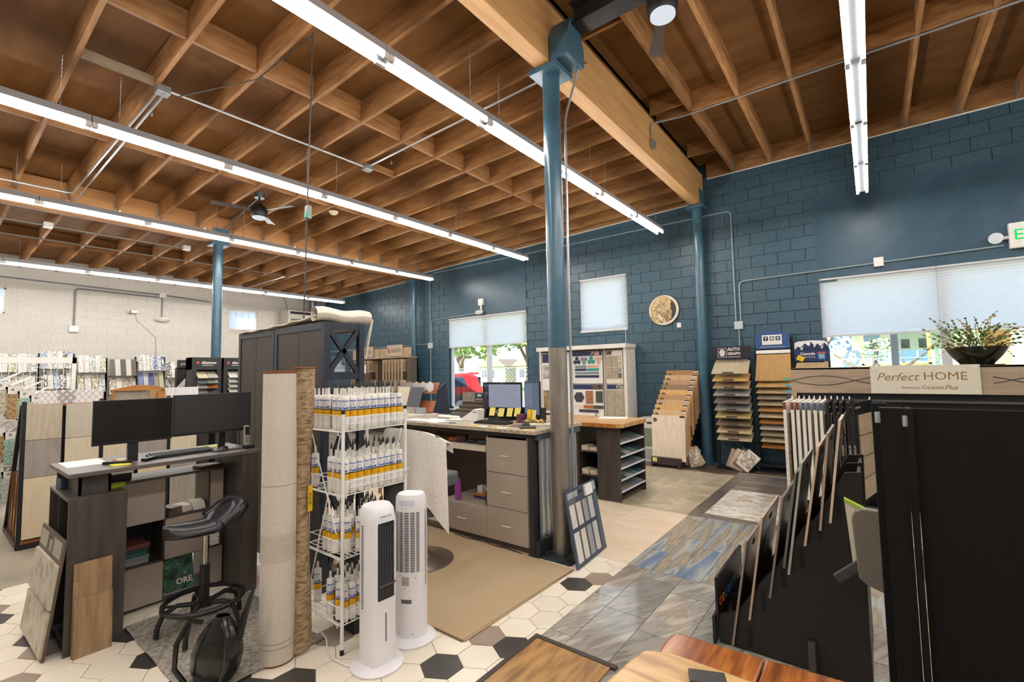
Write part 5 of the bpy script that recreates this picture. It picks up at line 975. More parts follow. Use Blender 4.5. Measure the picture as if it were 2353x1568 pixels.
# stepped stack
t=thing('step_stand','low black stand holding ten stepped flooring boards','display stand',(-2.85,8.45,0)); box('shelf_front',-3.2,-2.68,8.13,8.2,.05,.17,M('stand_brown','3c3330',r=.45),t,.004); 
for x in (-3.19,-2.71): box('foot',x,x+.03,8.1,8.9,0,.06,M('stand_brown','3c3330'),t)
box('side',-2.585,-2.57,8.45,8.9,.05,.7,blackm,t); box('back',-3.1,-2.6,8.86,8.88,.0,1.2,blackm,t)
cs=['ddccb4','cfae84','d2a870','c8a47c','b98f68','d3a86c','8f745a','b0906c','c9a67c','a57a50']
for i in range(10):
    y=8.2+.062*i; x0=-3.2+.012*i; z=.9+.0875*i; w=thing('flooring_board','wood flooring board in the stepped stand, %s'%['frontmost palest','second from the front','third from the front','fourth from the front','fifth from the front','sixth from the front','seventh from the front','eighth from the front','ninth from the front','rearmost tallest'][i],'sample board',(x0+.3,y,z-.78))
    MB().hexa([(x0,y,z-.79),(x0+.59,y,z-.79),(x0,y+.014,z-.79),(x0+.59,y+.014,z-.79),(x0,y+.03,z),(x0+.59,y+.03,z),(x0,y+.044,z),(x0+.59,y+.044,z)]).build('board',wm(cs[i]),w); 
    MB().cyl((x0+.065,y+.022,z-.085),(x0+.065,y+.026,z-.085),.036,20).build('medallion',M('medal','6d5a34',r=.4),w); box('label',x0+.5,x0+.585,y+.026,y+.029,z-.035,z-.005,paper if i else blackp,w)
    if i: box('label_header',x0+.5,x0+.585,y+.0255,y+.0285,z-.02,z-.002,blackp,w)
tag(box('sticky_note',-3.17,-3.09,8.125,8.129,.09,.16,ynote),'pale yellow note stuck on the low stepped stand','sticky note')
def tower(name,label,x0,x1,yf,ztop,loc):
    t=thing(name,label,'sample tower',loc)
    for x in (x0,x1-.03): box('upright',x,x+.03,yf+.05,yf+.1,0,ztop,blackm,t)
    box('base',x0,x1,yf-.1,yf+.2,0,.03,blackm,t); box('back_panel',x0,x1,yf+.1,yf+.11,.5,ztop,blackm,t) if ztop>2.1 else None
    return t
def tray(t_,nm,label,x0,x1,y,z,d,h,m,clip=True,lab=None):
    w=thing(nm,label,'sample board',((x0+x1)/2,y,z)); MB().hexa([(x0,y,z),(x1,y,z),(x0,y+.004,z-.012),(x1,y+.004,z-.012),(x0+.03,y+d,z+h),(x1-.0,y+d,z+h),(x0+.03,y+d+.004,z+h-.012),(x1,y+d+.004,z+h-.012)]).build('board',m,w)
    if clip: MB().tube([(x0+.1,y+.02,z+.005),(x0+.1,y-.006,z-.012),(x1-.12,y-.006,z-.012),(x1-.12,y+.02,z+.005)],.004,5).build('wire_clip',blackm,w); MB().hexa([(x0+.18,y-.003,z+.003),(x0+.35,y-.003,z+.003),(x0+.18,y-.001,z+.001),(x0+.35,y-.001,z+.001),(x0+.18,y+.02,z+.026),(x0+.35,y+.02,z+.026),(x0+.18,y+.022,z+.024),(x0+.35,y+.022,z+.024)]).build('clip_label',M('clip_label','38302c'),w)
    if lab: box('label',x1-.1,x1-.02,y-.004,y-.001,z+.005,z+.04,M('lab_'+lab,{'teal':'4fa8b0','violet':'5a4570'}[lab]),w)
    return w
ORD=['topmost','second from the top','third from the top','fourth from the top','fifth from the top','sixth from the top','seventh from the top','eighth from the top','ninth from the top','tenth from the top','eleventh from the top','lowest']
t=tower('wire_tower','black wire tower of tilted flooring samples with a white fingerprint emblem',-2.2,-1.62,8.62,1.9,(-1.9,8.7,0)); hd=box('header',-2.2,-1.6,8.6,8.62,1.875,2.09,M('header_navy','1e1c26',r=.4),t,.003)
wt=M('print_white','efe6e0'); text('AUTO',.088,wt,hd,(-1.955,8.599,2.035),align='LEFT',bold=.002,fit=.2); text('GRAPH',.088,wt,hd,(-1.955,8.599,1.96),align='LEFT',bold=.002,fit=.2); text('UNIQUE FLOORS',.03,wt,hd,(-1.955,8.599,1.905),align='LEFT',fit=.2); MB().lathe([(0,0),(.045,0)],(0,0,0),20).build('fingerprint',wt,hd).matrix_basis=Matrix.Translation((-2.04,8.598,1.98))@Matrix.Rotation(PI/2,4,'X')@Matrix.Scale(1.4,4,(0,1,0))
for a,b,c_,d in ((-2.11,-2.105,1.9,2.06),(-1.975,-1.97,1.9,2.06),(-2.11,-1.97,1.9,1.905),(-2.11,-1.97,2.055,2.06)): box('emblem_frame',a,b,8.597,8.6,c_,d,wt,hd)
for r_ in (.015,.03): MB().lathe([(r_,0),(r_+.004,0)],(0,0,0),20).build('fingerprint_ridge',M('header_navy','1e1c26'),hd).matrix_basis=Matrix.Translation((-2.04,8.597,1.98))@Matrix.Rotation(PI/2,4,'X')@Matrix.Scale(1.4,4,(0,1,0))
cs=['a99a80','c09a5c','a58c68','8f8a82','75695c','8a8780','b39a68','77664f','c0a882','b0a084']
for i in range(10): tray(t,'flooring_sample','%s flooring sample in the tower with the fingerprint emblem'%(ORD[i] if i<9 else 'lowest'),-2.2+.005*i,-1.62,8.45,1.625-.124*i,.24,.13 if i else .24,wm(cs[i]))
m=MB()
for k in range(5): m.tube([(-2.1+.1*k,8.72,.05),(-2.1+.1*k,8.72,.48)],.004,5)
for k in range(5): m.tube([(-2.18,8.72,.08+.09*k),(-1.62,8.72,.08+.09*k)],.004,5)
m.tube([(-2.0,8.6,.5),(-1.75,8.55,.38),(-1.6,8.5,.3)],.005,5); m.build('wire_basket',M('wire_grey','5c6064',r=.4),t)
t=tower('arched_tower','tall black tower of flooring samples with a blue arched header',-1.56,-1.0,8.72,2.21,(-1.28,8.75,0)); hd=MB().prism([(-1.535,2.02),(-1.03,2.02)]+[(-1.2825+.2525*math.cos(a),2.2+.12*math.sin(a)) for a in [PI*k/14 for k in range(15)]],'y',8.70,8.715).build('header',M('header_blue','2b4f82',r=.4),t)
box('logo_plate',-1.43,-1.14,8.696,8.70,2.09,2.25,paper,hd)
for i,(ch,c_) in enumerate((('T','16161a'),('A','77757a'),('S','2b4f82'))): x=-1.375+.09*i; box('logo_square',x-.035,x+.035,8.693,8.696,2.155,2.23,M('sq_'+c_,c_),hd); text(ch,.062,wt,hd,(x,8.6925,2.19),bold=.002)
text('FLOORING',.05,M('print_pale','c9c2bc'),hd,(-1.285,8.695,2.115),fit=.25); text('carpet hardwood laminate luxury vinyl',.02,wt,hd,(-1.285,8.699,2.055),fit=.36); box('white_strip',-1.53,-1.03,8.70,8.71,1.945,2.0,paper,t)
cs=['a9814c','b58f5a','b39c74','938672','a9987a','b38450','b8a684','9a6a38','b0aaa0','94866e','b3a280','9a6230']
w=tray(t,'flooring_sample','large topmost oak panel in the blue arched tower',-1.55,-1.03,8.62,1.50,.08,.43,wm('b1874e'),False,'teal')
for i in range(11): tray(t,'flooring_sample','%s small flooring sample in the blue arched tower'%(['first','second','third','fourth','fifth','sixth','seventh','eighth','ninth','tenth','last'][i]),-1.54+.004*i,-1.01,8.56,1.40-.0985*i,.2,.1,wm(cs[i+1]),False,'teal' if i<2 else 'violet' if i<4 else None)
box('lower_shelf',-1.56,-1.0,8.62,8.9,.1,.13,M('shelf_dark','232126',r=.35),t)
t=tower('mountain_tower','short black flooring tower with a snowy mountain header',-.99,-.51,8.78,2.0,(-.75,8.8,0)); hd=MB().prism([(-.985,1.80),(-.515,1.80),(-.515,2.1),(-.56,2.13),(-.75,2.145),(-.94,2.13),(-.985,2.1)],'y',8.76,8.775).build('header',M('header_indigo','23305f',r=.4),t)
mt_=MB().prism([(-.975,1.985),(-.525,1.985),(-.525,2.095),(-.57,2.12),(-.75,2.133),(-.93,2.12),(-.975,2.095)],'y',8.757,8.76).build('sky_panel',M('header_sky','e3e4e6',r=.4),hd)
MB().prism([(-.975,1.985),(-.93,2.04),(-.89,2.02),(-.83,2.09),(-.79,2.05),(-.75,2.115),(-.70,2.04),(-.66,2.08),(-.62,2.03),(-.57,2.09),(-.525,2.03),(-.525,1.985)],'y',8.754,8.757).build('mountains',M('mountain_navy','1d2750',r=.4),hd)
for a,b,c_,d in ((-.80,2.06,-.75,2.1),(-.72,2.04,-.68,2.06),(-.9,2.0,-.85,2.04),(-.62,2.01,-.58,2.06)): MB().prism([(a,b),(c_,d),(c_-.02,b-.02)],'y',8.752,8.754).build('snow',M('header_sky','e3e4e6'),hd)
text('Cascade',.07,wt,hd,(-.80,8.7585,1.92),bold=.0015,fit=.2); text('Laminate Flooring',.03,wt,hd,(-.80,8.7585,1.868),fit=.2); box('badge',-.66,-.57,8.756,8.76,1.83,1.92,M('badge_blue','4a90c0'),hd); box('badge_top',-.67,-.56,8.754,8.757,1.92,1.945,M('badge_red','c04a3a'),hd); text('35',.05,wt,hd,(-.615,8.7545,1.875),fit=.06)
o=box('yellow_card',-.05,.05,0,.002,-.04,.04,M('card_yellow','e3bf1e')); o.matrix_basis=Matrix.Translation((-.90,8.752,1.85))@Matrix.Rotation(.5,4,'Y'); tag(o,'yellow card stuck on the mountain header','card')
tray(t,'flooring_sample','single oak sample below the mountain header',-.98,-.53,8.66,1.66,.06,.12,wm('a58a64'),False); 
# sample bundles hanging at the floor
def bundle(x,y,label,n,s):
    for i in range(n):
        c_=['a58f78','c9b8a0','7d6a58','e2dcd0','b39a7c'][i%5]; a=-.35+.7*i/(n-1)*s; u=Vector((math.cos(a),0,math.sin(a))); w=Vector((-u.z,0,u.x)); p=Vector((x+.05*i-.1,y-.014*i,.005+.11*abs(u.z)*1.0)); 
        o=thing('sample_card','%s, %s card'%(label,['first','second','third','fourth','fifth'][i]),'sample card',tuple(p)); N=Vector((0,.006,0))
        MB().hexa([p-u*.11+w*k+N*q+(u*.22 if s_ else u*0) for k in (0,.32) for q in (0,1) for s_ in (0,1)]).build('card',wm(c_),o)
        if i>=n-2: MB().hexa([p-u*.1+w*k-N*.1*(1-q)+(u*.2 if s_ else u*0)-Vector((0,.002,0)) for k in (.05,.29) for q in (0,1) for s_ in (0,1)]).build('print',M('print_photo','b9a68c',r=.3,ns=18,stops=[(.4,'efece6'),(.55,'a5865c'),(.65,'e6e2da')]),o)
bundle(-2.52,8.40,'fanned flooring swatch beside the stepped stand',5,1.2); bundle(-1.83,8.45,'flooring swatch in front of the empty wire basket',4,-.5)
# round wall art and plate
t=thing('round_artwork','round wall plaque with a tan profile and swept hair','wall art',(-3.16,8.97,2.87)); MB().cyl((-3.16,8.985,2.87),(-3.16,8.96,2.87),.305,48).build('disc',M('plaque_rim','2b2522',r=.5),t,smooth=True); MB().cyl((-3.16,8.96,2.87),(-3.16,8.957,2.87),.295,48).build('cream_ground',M('plaque_cream','d8cdbb',r=.5),t,smooth=True)
MB().cyl((-3.16,8.957,2.87),(-3.16,8.955,2.87),.245,40).build('dark_ground',M('plaque_dark','3a342c',r=.5),t)
def flat(pts,name,m,d): MB().prism([(-3.16+x*.3,2.87+z*.3) for x,z in pts],'y',8.955-d,8.956).build(name,m,t)
flat([(-.15,.62),(.25,.6),(.42,.42),(.5,.18),(.47,.05),(.58,-.2),(.5,-.27),(.53,-.36),(.48,-.42),(.5,-.52),(.38,-.62),(.3,-.8),(-.1,-.86),(-.45,-.7),(-.5,-.1),(-.42,.35)],'face_profile',M('plaque_tan','b79a72',r=.5,ns=12,stops=[(.35,'9a7f5c'),(.5,'bb9f78'),(.65,'cdb692')]),.002)
flat([(.45,.3),(.52,.55),(.3,.85),(0,.95),(-.45,.8),(-.78,.45),(-.88,.05),(-.8,-.3),(-.88,-.45),(-.6,-.72),(-.3,-.88),(-.35,-.4),(-.5,-.05),(-.45,.3),(-.2,.5),(.15,.45)],'swept_hair',M('plaque_straw','cfae74',r=.5,ns=16,st=(1,1,4),stops=[(.38,'5a4a34'),(.46,'c9a870'),(.65,'dcc394')]),.004)
flat([(-.42,-.2),(-.3,-.25),(.05,-.65),(.12,-.88),(-.05,-.8),(-.35,-.45)],'feather',M('plaque_cream','d8cdbb'),.006); flat([(-.1,-.62),(.02,-.6),(.0,-.72)],'feather_tip',M('plaque_dark','3a342c'),.007); flat([(-.22,-.72),(-.08,-.72),(-.12,-.84)],'feather_tip',M('plaque_dark','3a342c'),.007)
flat([(.22,-.12),(.34,-.1),(.36,-.15),(.24,-.16)],'eye',M('plaque_dark','3a342c'),.005); flat([(.0,-.4),(.25,-.35),(.35,-.6),(.15,-.78)],'cheek_shade',M('plaque_brown','8d7352',r=.5),.004)
tag(box('wall_plate',-2.92,-2.84,8.975,8.99,2.51,2.6,white_pl,None,.003),'small white wall plate below the round plaque','wall plate')
# ================================================================ WHITE TILE BOARD DISPLAY ON THE BLUE WALL
wd=M('display_white','d9d3ca','e0dad2',r=.5,ns=5); navyp=M('print_navy','28305a',r=.4)
t=thing('tile_display_wall','white display cabinet of tile boards against the blue wall','display',(-4.8,8.7,0))
box('header',-5.85,-3.75,8.44,8.95,2.15,2.235,wd,t,.004); box('side_panel',-3.83,-3.77,8.5,8.95,0,2.15,wd,t); box('side_panel',-5.88,-5.84,8.6,8.95,0,2.15,wd,t); box('back_panel',-5.84,-3.83,8.9,8.94,0,2.15,wd,t); box('plinth',-5.84,-3.83,8.55,8.9,.6,.75,wd,t); box('base_cabinet',-5.84,-3.83,8.58,8.9,0,.6,wd,t)
for x in (-4.31,-5.10): box('divider',x,x+.05,8.6,8.66,.75,2.15,M('divider_greige','b5ab9c',r=.5),t)
cols={'navy':'2b3554','grey':'7d8a8c','teal':'2f9086','pink':'d9a898','char':'45454c','copper':'b0683c','olive':'4d4d40','cream':'d9cdbd'}
cm={k:M('tile_'+k,v,r=.3,ns=20) if 0 else M('tile_'+k,v,r=.3) for k,v in cols.items()}
b=thing('tile_board','white board with navy, teal and pink hexagon and bar tiles','sample board',(-4.69,8.62,1.44)); X0,YF=-5.05,8.62
box('board',-5.05,-4.34,YF,YF+.015,1.445,2.115,M('board_white','e6e2dc',r=.4),b); box('header_strip',-5.04,-4.35,YF-.003,YF,2.02,2.11,navyp,b); box('header_photo',-4.62,-4.49,YF-.005,YF-.002,2.025,2.105,M('terrazzo','35363c',r=.4,ns=40,stops=[(.5,'2d2e34'),(.56,'d8d0c8')]),b); box('header_photo',-4.49,-4.41,YF-.005,YF-.002,2.025,2.105,cm['pink'],b)
for i,k in enumerate(('navy','grey','teal','pink')):
    cx_=-4.93+.168*i; f=-1 if i%2 else 1
    for dx,dz in ((0,.045*f),(-.043,-.03*f),(.043,-.03*f)): MB().prism([(cx_+dx+.046*math.cos(a*PI/3+PI/6),1.925+dz+.046*math.sin(a*PI/3+PI/6)) for a in range(6)],'y',YF-.008,YF).build('hexagon_tile',cm[k],b)
for z,segs_ in ((1.80,(('grey',0,.27),('pink',.29,.56))),(1.735,(('navy',0,.27),('teal',.29,.56))),(1.665,(('grey',0,.555),)),(1.595,(('navy',0,.555),))):
    for k,a,c_ in segs_: box('bar_tile',-4.98+a,-4.98+c_,YF-.008,YF,z-.025,z+.025,cm[k],b)
b=thing('tile_board','white board with a charcoal hexagon, copper penny and olive ribbed tiles','sample board',(-4.69,8.62,.78)); box('board',-5.05,-4.34,YF,YF+.015,.78,1.43,M('board_white','e6e2dc'),b); box('header_strip',-5.04,-4.35,YF-.003,YF,1.325,1.425,navyp,b); box('header_photo',-4.60,-4.36,YF-.005,YF-.002,1.33,1.42,M('photo_brown','4a4038',r=.4,ns=14,stops=[(.4,'3a322c'),(.6,'6d5f50')]),b)
MB().prism([(-4.90+.125*math.cos(a*PI/3),1.16+.118*math.sin(a*PI/3)) for a in range(6)],'y',YF-.01,YF).build('large_hexagon',cm['char'],b)
pn=MB()
for i in range(14):
    for j in range(9): pn.cyl((-4.745+.0205*j+(.01 if i%2 else 0),YF-.007,1.035+.0195*i),(-4.745+.0205*j+(.01 if i%2 else 0),YF,1.035+.0195*i),.0095,6)
stuff(pn.build('penny_tiles',cm['copper'],b))
for i in range(10): box('ribbed_tile',-4.51,-4.355,YF-.01,YF,1.055+.024*i,1.075+.024*i,cm['olive'],b)
for k,a,c_ in (('cream',-5.03,-4.80),('copper',-4.80,-4.57),('olive',-4.57,-4.345)): box('bar_tile',a,c_,YF-.008,YF,.93,1.0,cm[k],b)
box('bar_tile',-4.91,-4.46,YF-.008,YF,.85,.91,cm['char'],b); MB().lathe([(.016,0),(.026,0)],(0,0,0),20).build('round_mark',lblk,b).matrix_basis=Matrix.Translation((-4.51,YF-.003,.815))@Matrix.Rotation(PI/2,4,'X')
b=thing('tile_board','angled board with four patterned floor tiles and grey chips','sample board',(-4.05,8.55,1.44)); box('board',-4.23,-3.87,8.55,8.565,1.45,2.11,M('board_cream','dcd2c2',r=.4),b)
pt=M('pattern_tile','a8987e',r=.4,ns=16,dist=3,stops=[(.45,'b3a488'),(.5,'4d453a'),(.56,'b8aa90')])
for i in range(2):
    for j in range(2): box('patterned_tile',-4.22+.125*i,-4.1+.125*i,8.542,8.55,1.55+.23*j,1.77+.23*j,pt,b)
for j,c_ in enumerate(('58544f','8d8a86','b3a894','bdb29e')): box('grey_chip',-3.965,-3.9,8.542,8.55,1.56+.115*j,1.655+.115*j,M('chip_'+c_,c_),b)
box('header_photo',-4.22,-4.1,8.545,8.55,2.02,2.1,M('photo_brown','4a4038'),b)
b=thing('tile_board','angled board with three beige stone tiles below the patterned board','sample board',(-4.05,8.55,.8)); box('board',-4.23,-3.86,8.55,8.565,.8,1.44,M('board_cream','dcd2c2'),b); box('header_strip',-4.22,-4.02,8.545,8.55,1.34,1.43,navyp,b); box('header_photo',-4.01,-3.87,8.545,8.55,1.34,1.43,M('terrazzo','35363c'),b)
stn=M('stone_beige','9c8f7c','b3a690',r=.5,ns=20)
for a,c_,z0,z1 in ((-4.225,-4.06,1.02,1.32),(-4.055,-3.87,1.17,1.32),(-4.055,-3.87,.81,1.165),(-4.225,-4.06,.81,1.015)): box('stone_tile',a,c_,8.54,8.55,z0,z1,stn,b)
b=thing('tile_board','navy headed board partly hidden behind the steel post','sample board',(-5.5,8.62,.8)); box('board',-5.83,-5.12,8.62,8.635,.8,2.12,M('board_white','e6e2dc'),b); box('navy_panel',-5.81,-5.5,8.615,8.62,1.9,2.1,navyp,b); box('photo',-5.8,-5.5,8.615,8.62,1.55,1.86,M('photo_grey2','a8a5a0',r=.4,ns=8,stops=[(.4,'8d8c8a'),(.6,'c9c6c0')]),b); box('tile_photo',-5.8,-5.2,8.615,8.62,.85,1.3,M('wood_photo','a88f70','7d6448',r=.4,ns=10),b)
t=thing('white_cabinet','small white cabinet with a green panel beside the stepped stand','cabinet',(-3.4,8.6,0)); box('body',-3.58,-3.24,8.5,8.9,0,.8,wd,t,.003); box('green_panel',-3.50,-3.24,8.495,8.5,.28,.62,M('panel_green','7f8a6c',r=.4),t); box('handle_hole',-3.40,-3.30,8.495,8.5,.70,.735,blackp,t); box('lower_box',-3.5,-3.25,8.49,8.5,.06,.24,M('box_grey2','b3b0aa'),t)
# ================================================================ WALL RACKS AT BACK LEFT
dw=M('driftwood','a58d70','b59d80',r=.5,ns=3,st=(1,1,8)); 
for i,(xa,xb) in enumerate(((-12.75,-11.42),(-11.4,-10.06))):
    t=thing('tile_wing_rack','driftwood tile rack with hanging boards, %s'%('right one behind the caulk rack' if i else 'left one behind the bookcase'),'display rack',((xa+xb)/2,8.6,0))
    box('header',xa,xb,8.40,8.46,2.19,2.46,dw,t); box('ledge',xa,xb,8.36,8.69,2.17,2.195,dw,t); box('side_panel',xb-.14 if i else xa,xb if i else xa+.1,8.4,8.69,0,2.17,M('rack_brown','5c5044',r=.5),t); box('back_panel',xa,xb,8.65,8.69,0,2.17,M('rack_brown','5c5044'),t)
    xm=xa+.72; sp_=box('sign_plate',xm-.34,xm+.34,8.37,8.38,2.22,2.54,M('sign_tan','b7a692',r=.3),t); text('daltile',.15,M('print_brown','6a5a4a'),sp_,(xm+.05,8.368,2.385),fit=.44); MB().prism([(xm-.32,2.44),(xm-.27,2.46),(xm-.2,2.32),(xm-.25,2.30)],'y',8.366,8.37).build('red_mark',M('print_red','c0403a'),sp_)
    for k in range(7):
        x=xa+(.30 if i else .1)+.135*k; w=thing('hanging_board','driftwood tile board hanging in the %s rack, %s from the left'%('right' if i else 'left',['first','second','third','fourth','fifth','sixth','seventh'][k]),'sample board',(x,8.4,.9)); MB().box(x-.018,x+.018,8.28,8.64,.7,2.13).build('board',dw,w)
        for q in range(5): MB().box(x+.018,x+.026,8.32,8.55,.75+.27*q,.98+.27*q).build('tile',M('rack_tile_%d'%(q%3),['4a4038','8d7c68','c4b8a4'][q%3],r=.4),w)
t=thing('stacked_cartons','white printed carton with a blue carton under it by the tile racks','carton',(-11.9,8.1,0)); box('blue_carton',-12.1,-11.75,8.0,8.3,.9,1.35,M('carton_navy','1f3f80',r=.5),t); box('white_carton',-12.1,-11.85,8.0,8.25,1.75,2.0,paper,t); box('stand',-12.15,-11.7,7.98,8.32,0,.9,M('rack_brown','5c5044'),t); box('stand',-12.15,-11.7,8.2,8.32,.9,1.75,M('rack_brown','5c5044'),t)
# hexagon tile easel behind the counter
t=thing('tile_easel','slanted wooden tile easel with hexagon tiles behind the counter','display stand',(-7.0,6.1,0)); orw=M('easel_orange','9a5a34','a96a40',r=.5,ns=5)
for x in (-7.5,-6.47): MB().prism([(5.9,0),(6.5,0),(6.25,1.55),(6.05,1.40)],'x',x,x+.03).build('side',M('easel_navy','252c3c',r=.5),t)
for z,y in ((1.34,6.02),(1.0,5.92)): box('ledge',-7.47,-6.47,y-.06,y,z,z+.025,orw,t); MB().hexa([(-7.47,y,z),(-6.47,y,z),(-7.47,y+.02,z),(-6.47,y+.02,z),(-7.47,y+.09,z+.2),(-6.47,y+.09,z+.2),(-7.47,y+.11,z+.2),(-6.47,y+.11,z+.2)]).build('back_board',orw,t)
for i,c_ in enumerate(('8f8a84','a09a94','b5b3b0','c9c5be','d6d4d8')):
    x=-7.36+.19*i; tag(MB().prism([(x+(.105)*math.sin(a*PI/3+PI/6*0),1.462+.105*math.cos(a*PI/3)) for a in range(6)],'y',5.985,5.995).build('hexagon_sample',M('hexs_'+c_,c_,r=.4)),'%s hexagon tile on the easel ledge'%['dark grey leftmost','mid grey second','light grey third','cream fourth','white rightmost'][i],'tile')
for i,(c_,x0,x1,n_) in enumerate((('cdbfa8',-7.43,-7.09,'large cream'),('55555a',-7.08,-6.72,'large charcoal'))): tag(MB().hexa([(x0,5.80,1.03),(x1,5.80,1.03),(x0,5.815,1.03),(x1,5.815,1.03),(x0,5.93,1.46),(x1,5.93,1.46),(x0,5.945,1.46),(x1,5.945,1.46)]).build('tile_slab',M('pan_'+c_,c_,r=.6,ns=40) if 0 else M('pan_'+c_,c_,r=.6)),n_+' tile panel leaning on the easel','tile')
for i,c_ in enumerate(('b5b3b0','a89e92','9aa0a4')): tag(box('tile_chip',-7.2+.27*i,-6.95+.27*i,5.70,5.72,.98,1.1,M('pc_'+c_,c_,r=.5)),'small %s tile at the foot of the easel panels'%['pale grey','taupe','blue grey'][i],'tile')
tag(box('easel_table',-7.6,-6.4,5.6,6.0,.90,.98,wd),'pale table top carrying the easel chips','table')
# ================================================================ LEFT BACKGROUND
t=thing('panel_display','black A frame display with columns of large tiles and orange rails','display stand',(-7.3,1.05,0))
for y in (.735,1.352,1.99,2.31): 
    MB().hexa([(-6.99,y-.02,0),(-6.95,y-.02,0),(-6.99,y+.015,0),(-6.95,y+.015,0),(-7.02,y-.02,1.5),(-6.98,y-.02,1.5),(-7.02,y+.015,1.5),(-6.98,y+.015,1.5)]).build('front_post',blackm,t)
    if y<1: MB().hexa([(-8.0,y-.02,0),(-7.95,y-.02,0),(-8.0,y+.015,0),(-7.95,y+.015,0),(-7.12,y-.02,1.46),(-7.08,y-.02,1.46),(-7.12,y+.015,1.46),(-7.08,y+.015,1.46)]).build('rear_post',blackm,t)
box('foot_rail',-8.0,-6.95,.715,.75,0,.06,blackm,t); box('front_rail',-6.975,-6.94,0.74,2.33,.0,.075,blackm,t); box('orange_rail',-6.955,-6.935,.745,2.33,.055,.085,M('rail_orange','7d4d1c',r=.5),t); box('top_shelf',-7.3,-6.98,.74,1.36,1.44,1.46,orw,t)
for x in (-7.25,-7.45,-7.65): MB().hexa([(x-.01,.72,.06),(x+.01,.72,.06),(x-.01,.735,.06),(x+.01,.735,.06),(x+.12,.72,.75),(x+.14,.72,.75),(x+.12,.735,.75),(x+.14,.735,.75)]).build('orange_edge_board',M('rail_orange','a86a24'),t)
box('inner_back',-7.06,-7.03,.75,2.3,.05,1.44,blackm,t)
for k,(y0,y1) in enumerate(((.75,1.02),(1.05,1.33),(1.37,1.65),(1.69,1.97),(2.01,2.29))):
    for j,(z0,z1,c_,c2) in enumerate(((1.10,1.47,'a89b86','b5a893'),(.715,1.095,'8a8078','968c84'),(.10,.71,'c4b294','cdbca0')) if k in (0,3) else ((1.09,1.46,'b0a594','b8ad9c'),(.71,1.085,'c0b298','c8bba2'),(.10,.705,'8d847a','978e84'))): tag(MB().hexa([(q-.035*z,yy,z) for z in (z0,z1) for yy in (y0,y1) for q in (-6.935,-6.92)]).build('large_tile',M('lt_%d%d'%(k in (0,3),j),c_,c2,r=.45,ns=6,st=(6,6,.8))),'%s large tile in the %s column of the A frame'%(['top','middle','bottom'][j],['first','second','third','fourth','fifth'][k]),'tile')
for i,(y0,y1) in enumerate(((.85,1.0),(1.005,1.135),(1.14,1.38))): 
    b=thing('pattern_tile',['white tile with thin grey diamonds','white tile with bold grey lattice','white tile with thin cube lines'][i]+' on the A frame shelf','tile',(-7.1,(y0+y1)/2,1.46)); box('tile',-7.12,-7.105,y0,y1,1.44,1.605,M('tile_white','e2dedb',r=.3),b); lg=M('line_grey','9a9694' if i!=1 else '8f8a84')
    n_=3 if i==0 else 2 if i==1 else 4; w_=.002 if i!=1 else .012
    for s in (-1,1):
        for k in range(-1,n_+1):
            ya=y0+(y1-y0)*k/n_; yb=ya+(y1-y0)/n_*2*1.0; p=[(ya,1.445),(yb,1.60)] if s>0 else [(ya,1.60),(yb,1.445)]
            (a,za),(c_,zb)=p; 
            if a<y0: za+=(zb-za)*(y0-a)/(c_-a); a=y0
            if c_>y1: zb=za+(zb-za)*(y1-a)/(c_-a); c_=y1
            if c_-a>.005: MB().tube([(-7.104,a,za),(-7.104,c_,zb)],w_,4).build('pattern_line',lg,b)
t=thing('oval_display','orange bow topped wooden display of plank boards','display stand',(-7.4,2.0,0)); ow=M('bow_wood','a5682e','b37838',r=.4,ns=4)
MB().prism([(1.50+.56*k/12,1.585+.055*math.sin(PI*k/12)) for k in range(13)]+[(2.06,1.57),(1.50,1.57)],'x',-7.36,-7.30).build('bow_top',ow,t); box('post',-7.35,-7.31,1.50,1.52,0,1.585,ow,t); box('shelf',-7.9,-7.27,1.5,2.6,1.40,1.43,ow,t); box('base',-7.9,-7.45,1.5,2.6,0,1.4,M('disp_dark','2a2622',r=.5),t); box('side_box',-7.32,-7.27,1.95,2.03,1.43,1.56,ow,t)
tag(box('plank_board',-7.34,-7.325,1.53,1.84,1.43,1.57,M('plank_grey','8d8070','9a8d7c',r=.4,ns=5,st=(6,6,1))),'grey plank board under the bow top','sample board'); tag(box('plank_board',-7.31,-7.295,1.87,1.98,1.43,1.575,M('plank_tan','a58455',r=.4)),'tan plank board at the right of the bow top','sample board')
for i in range(2): b=thing('pattern_tile','white tile with pale blue star lines, %s of the bow top pair'%['left','right'][i],'tile',(-7.3,2.1+.19*i,1.43)); box('tile',-7.3,-7.285,2.03+.12*i,2.145+.12*i+.14*i,1.43,1.595,M('tile_white','e2dedb'),b); [MB().tube([(-7.284,2.035+.12*i+.04*k,1.435),(-7.284,2.06+.12*i+.04*k,1.59)],.0015,4).build('pattern_line',M('line_blue','a9b0c8'),b) for k in range(3+3*i)]
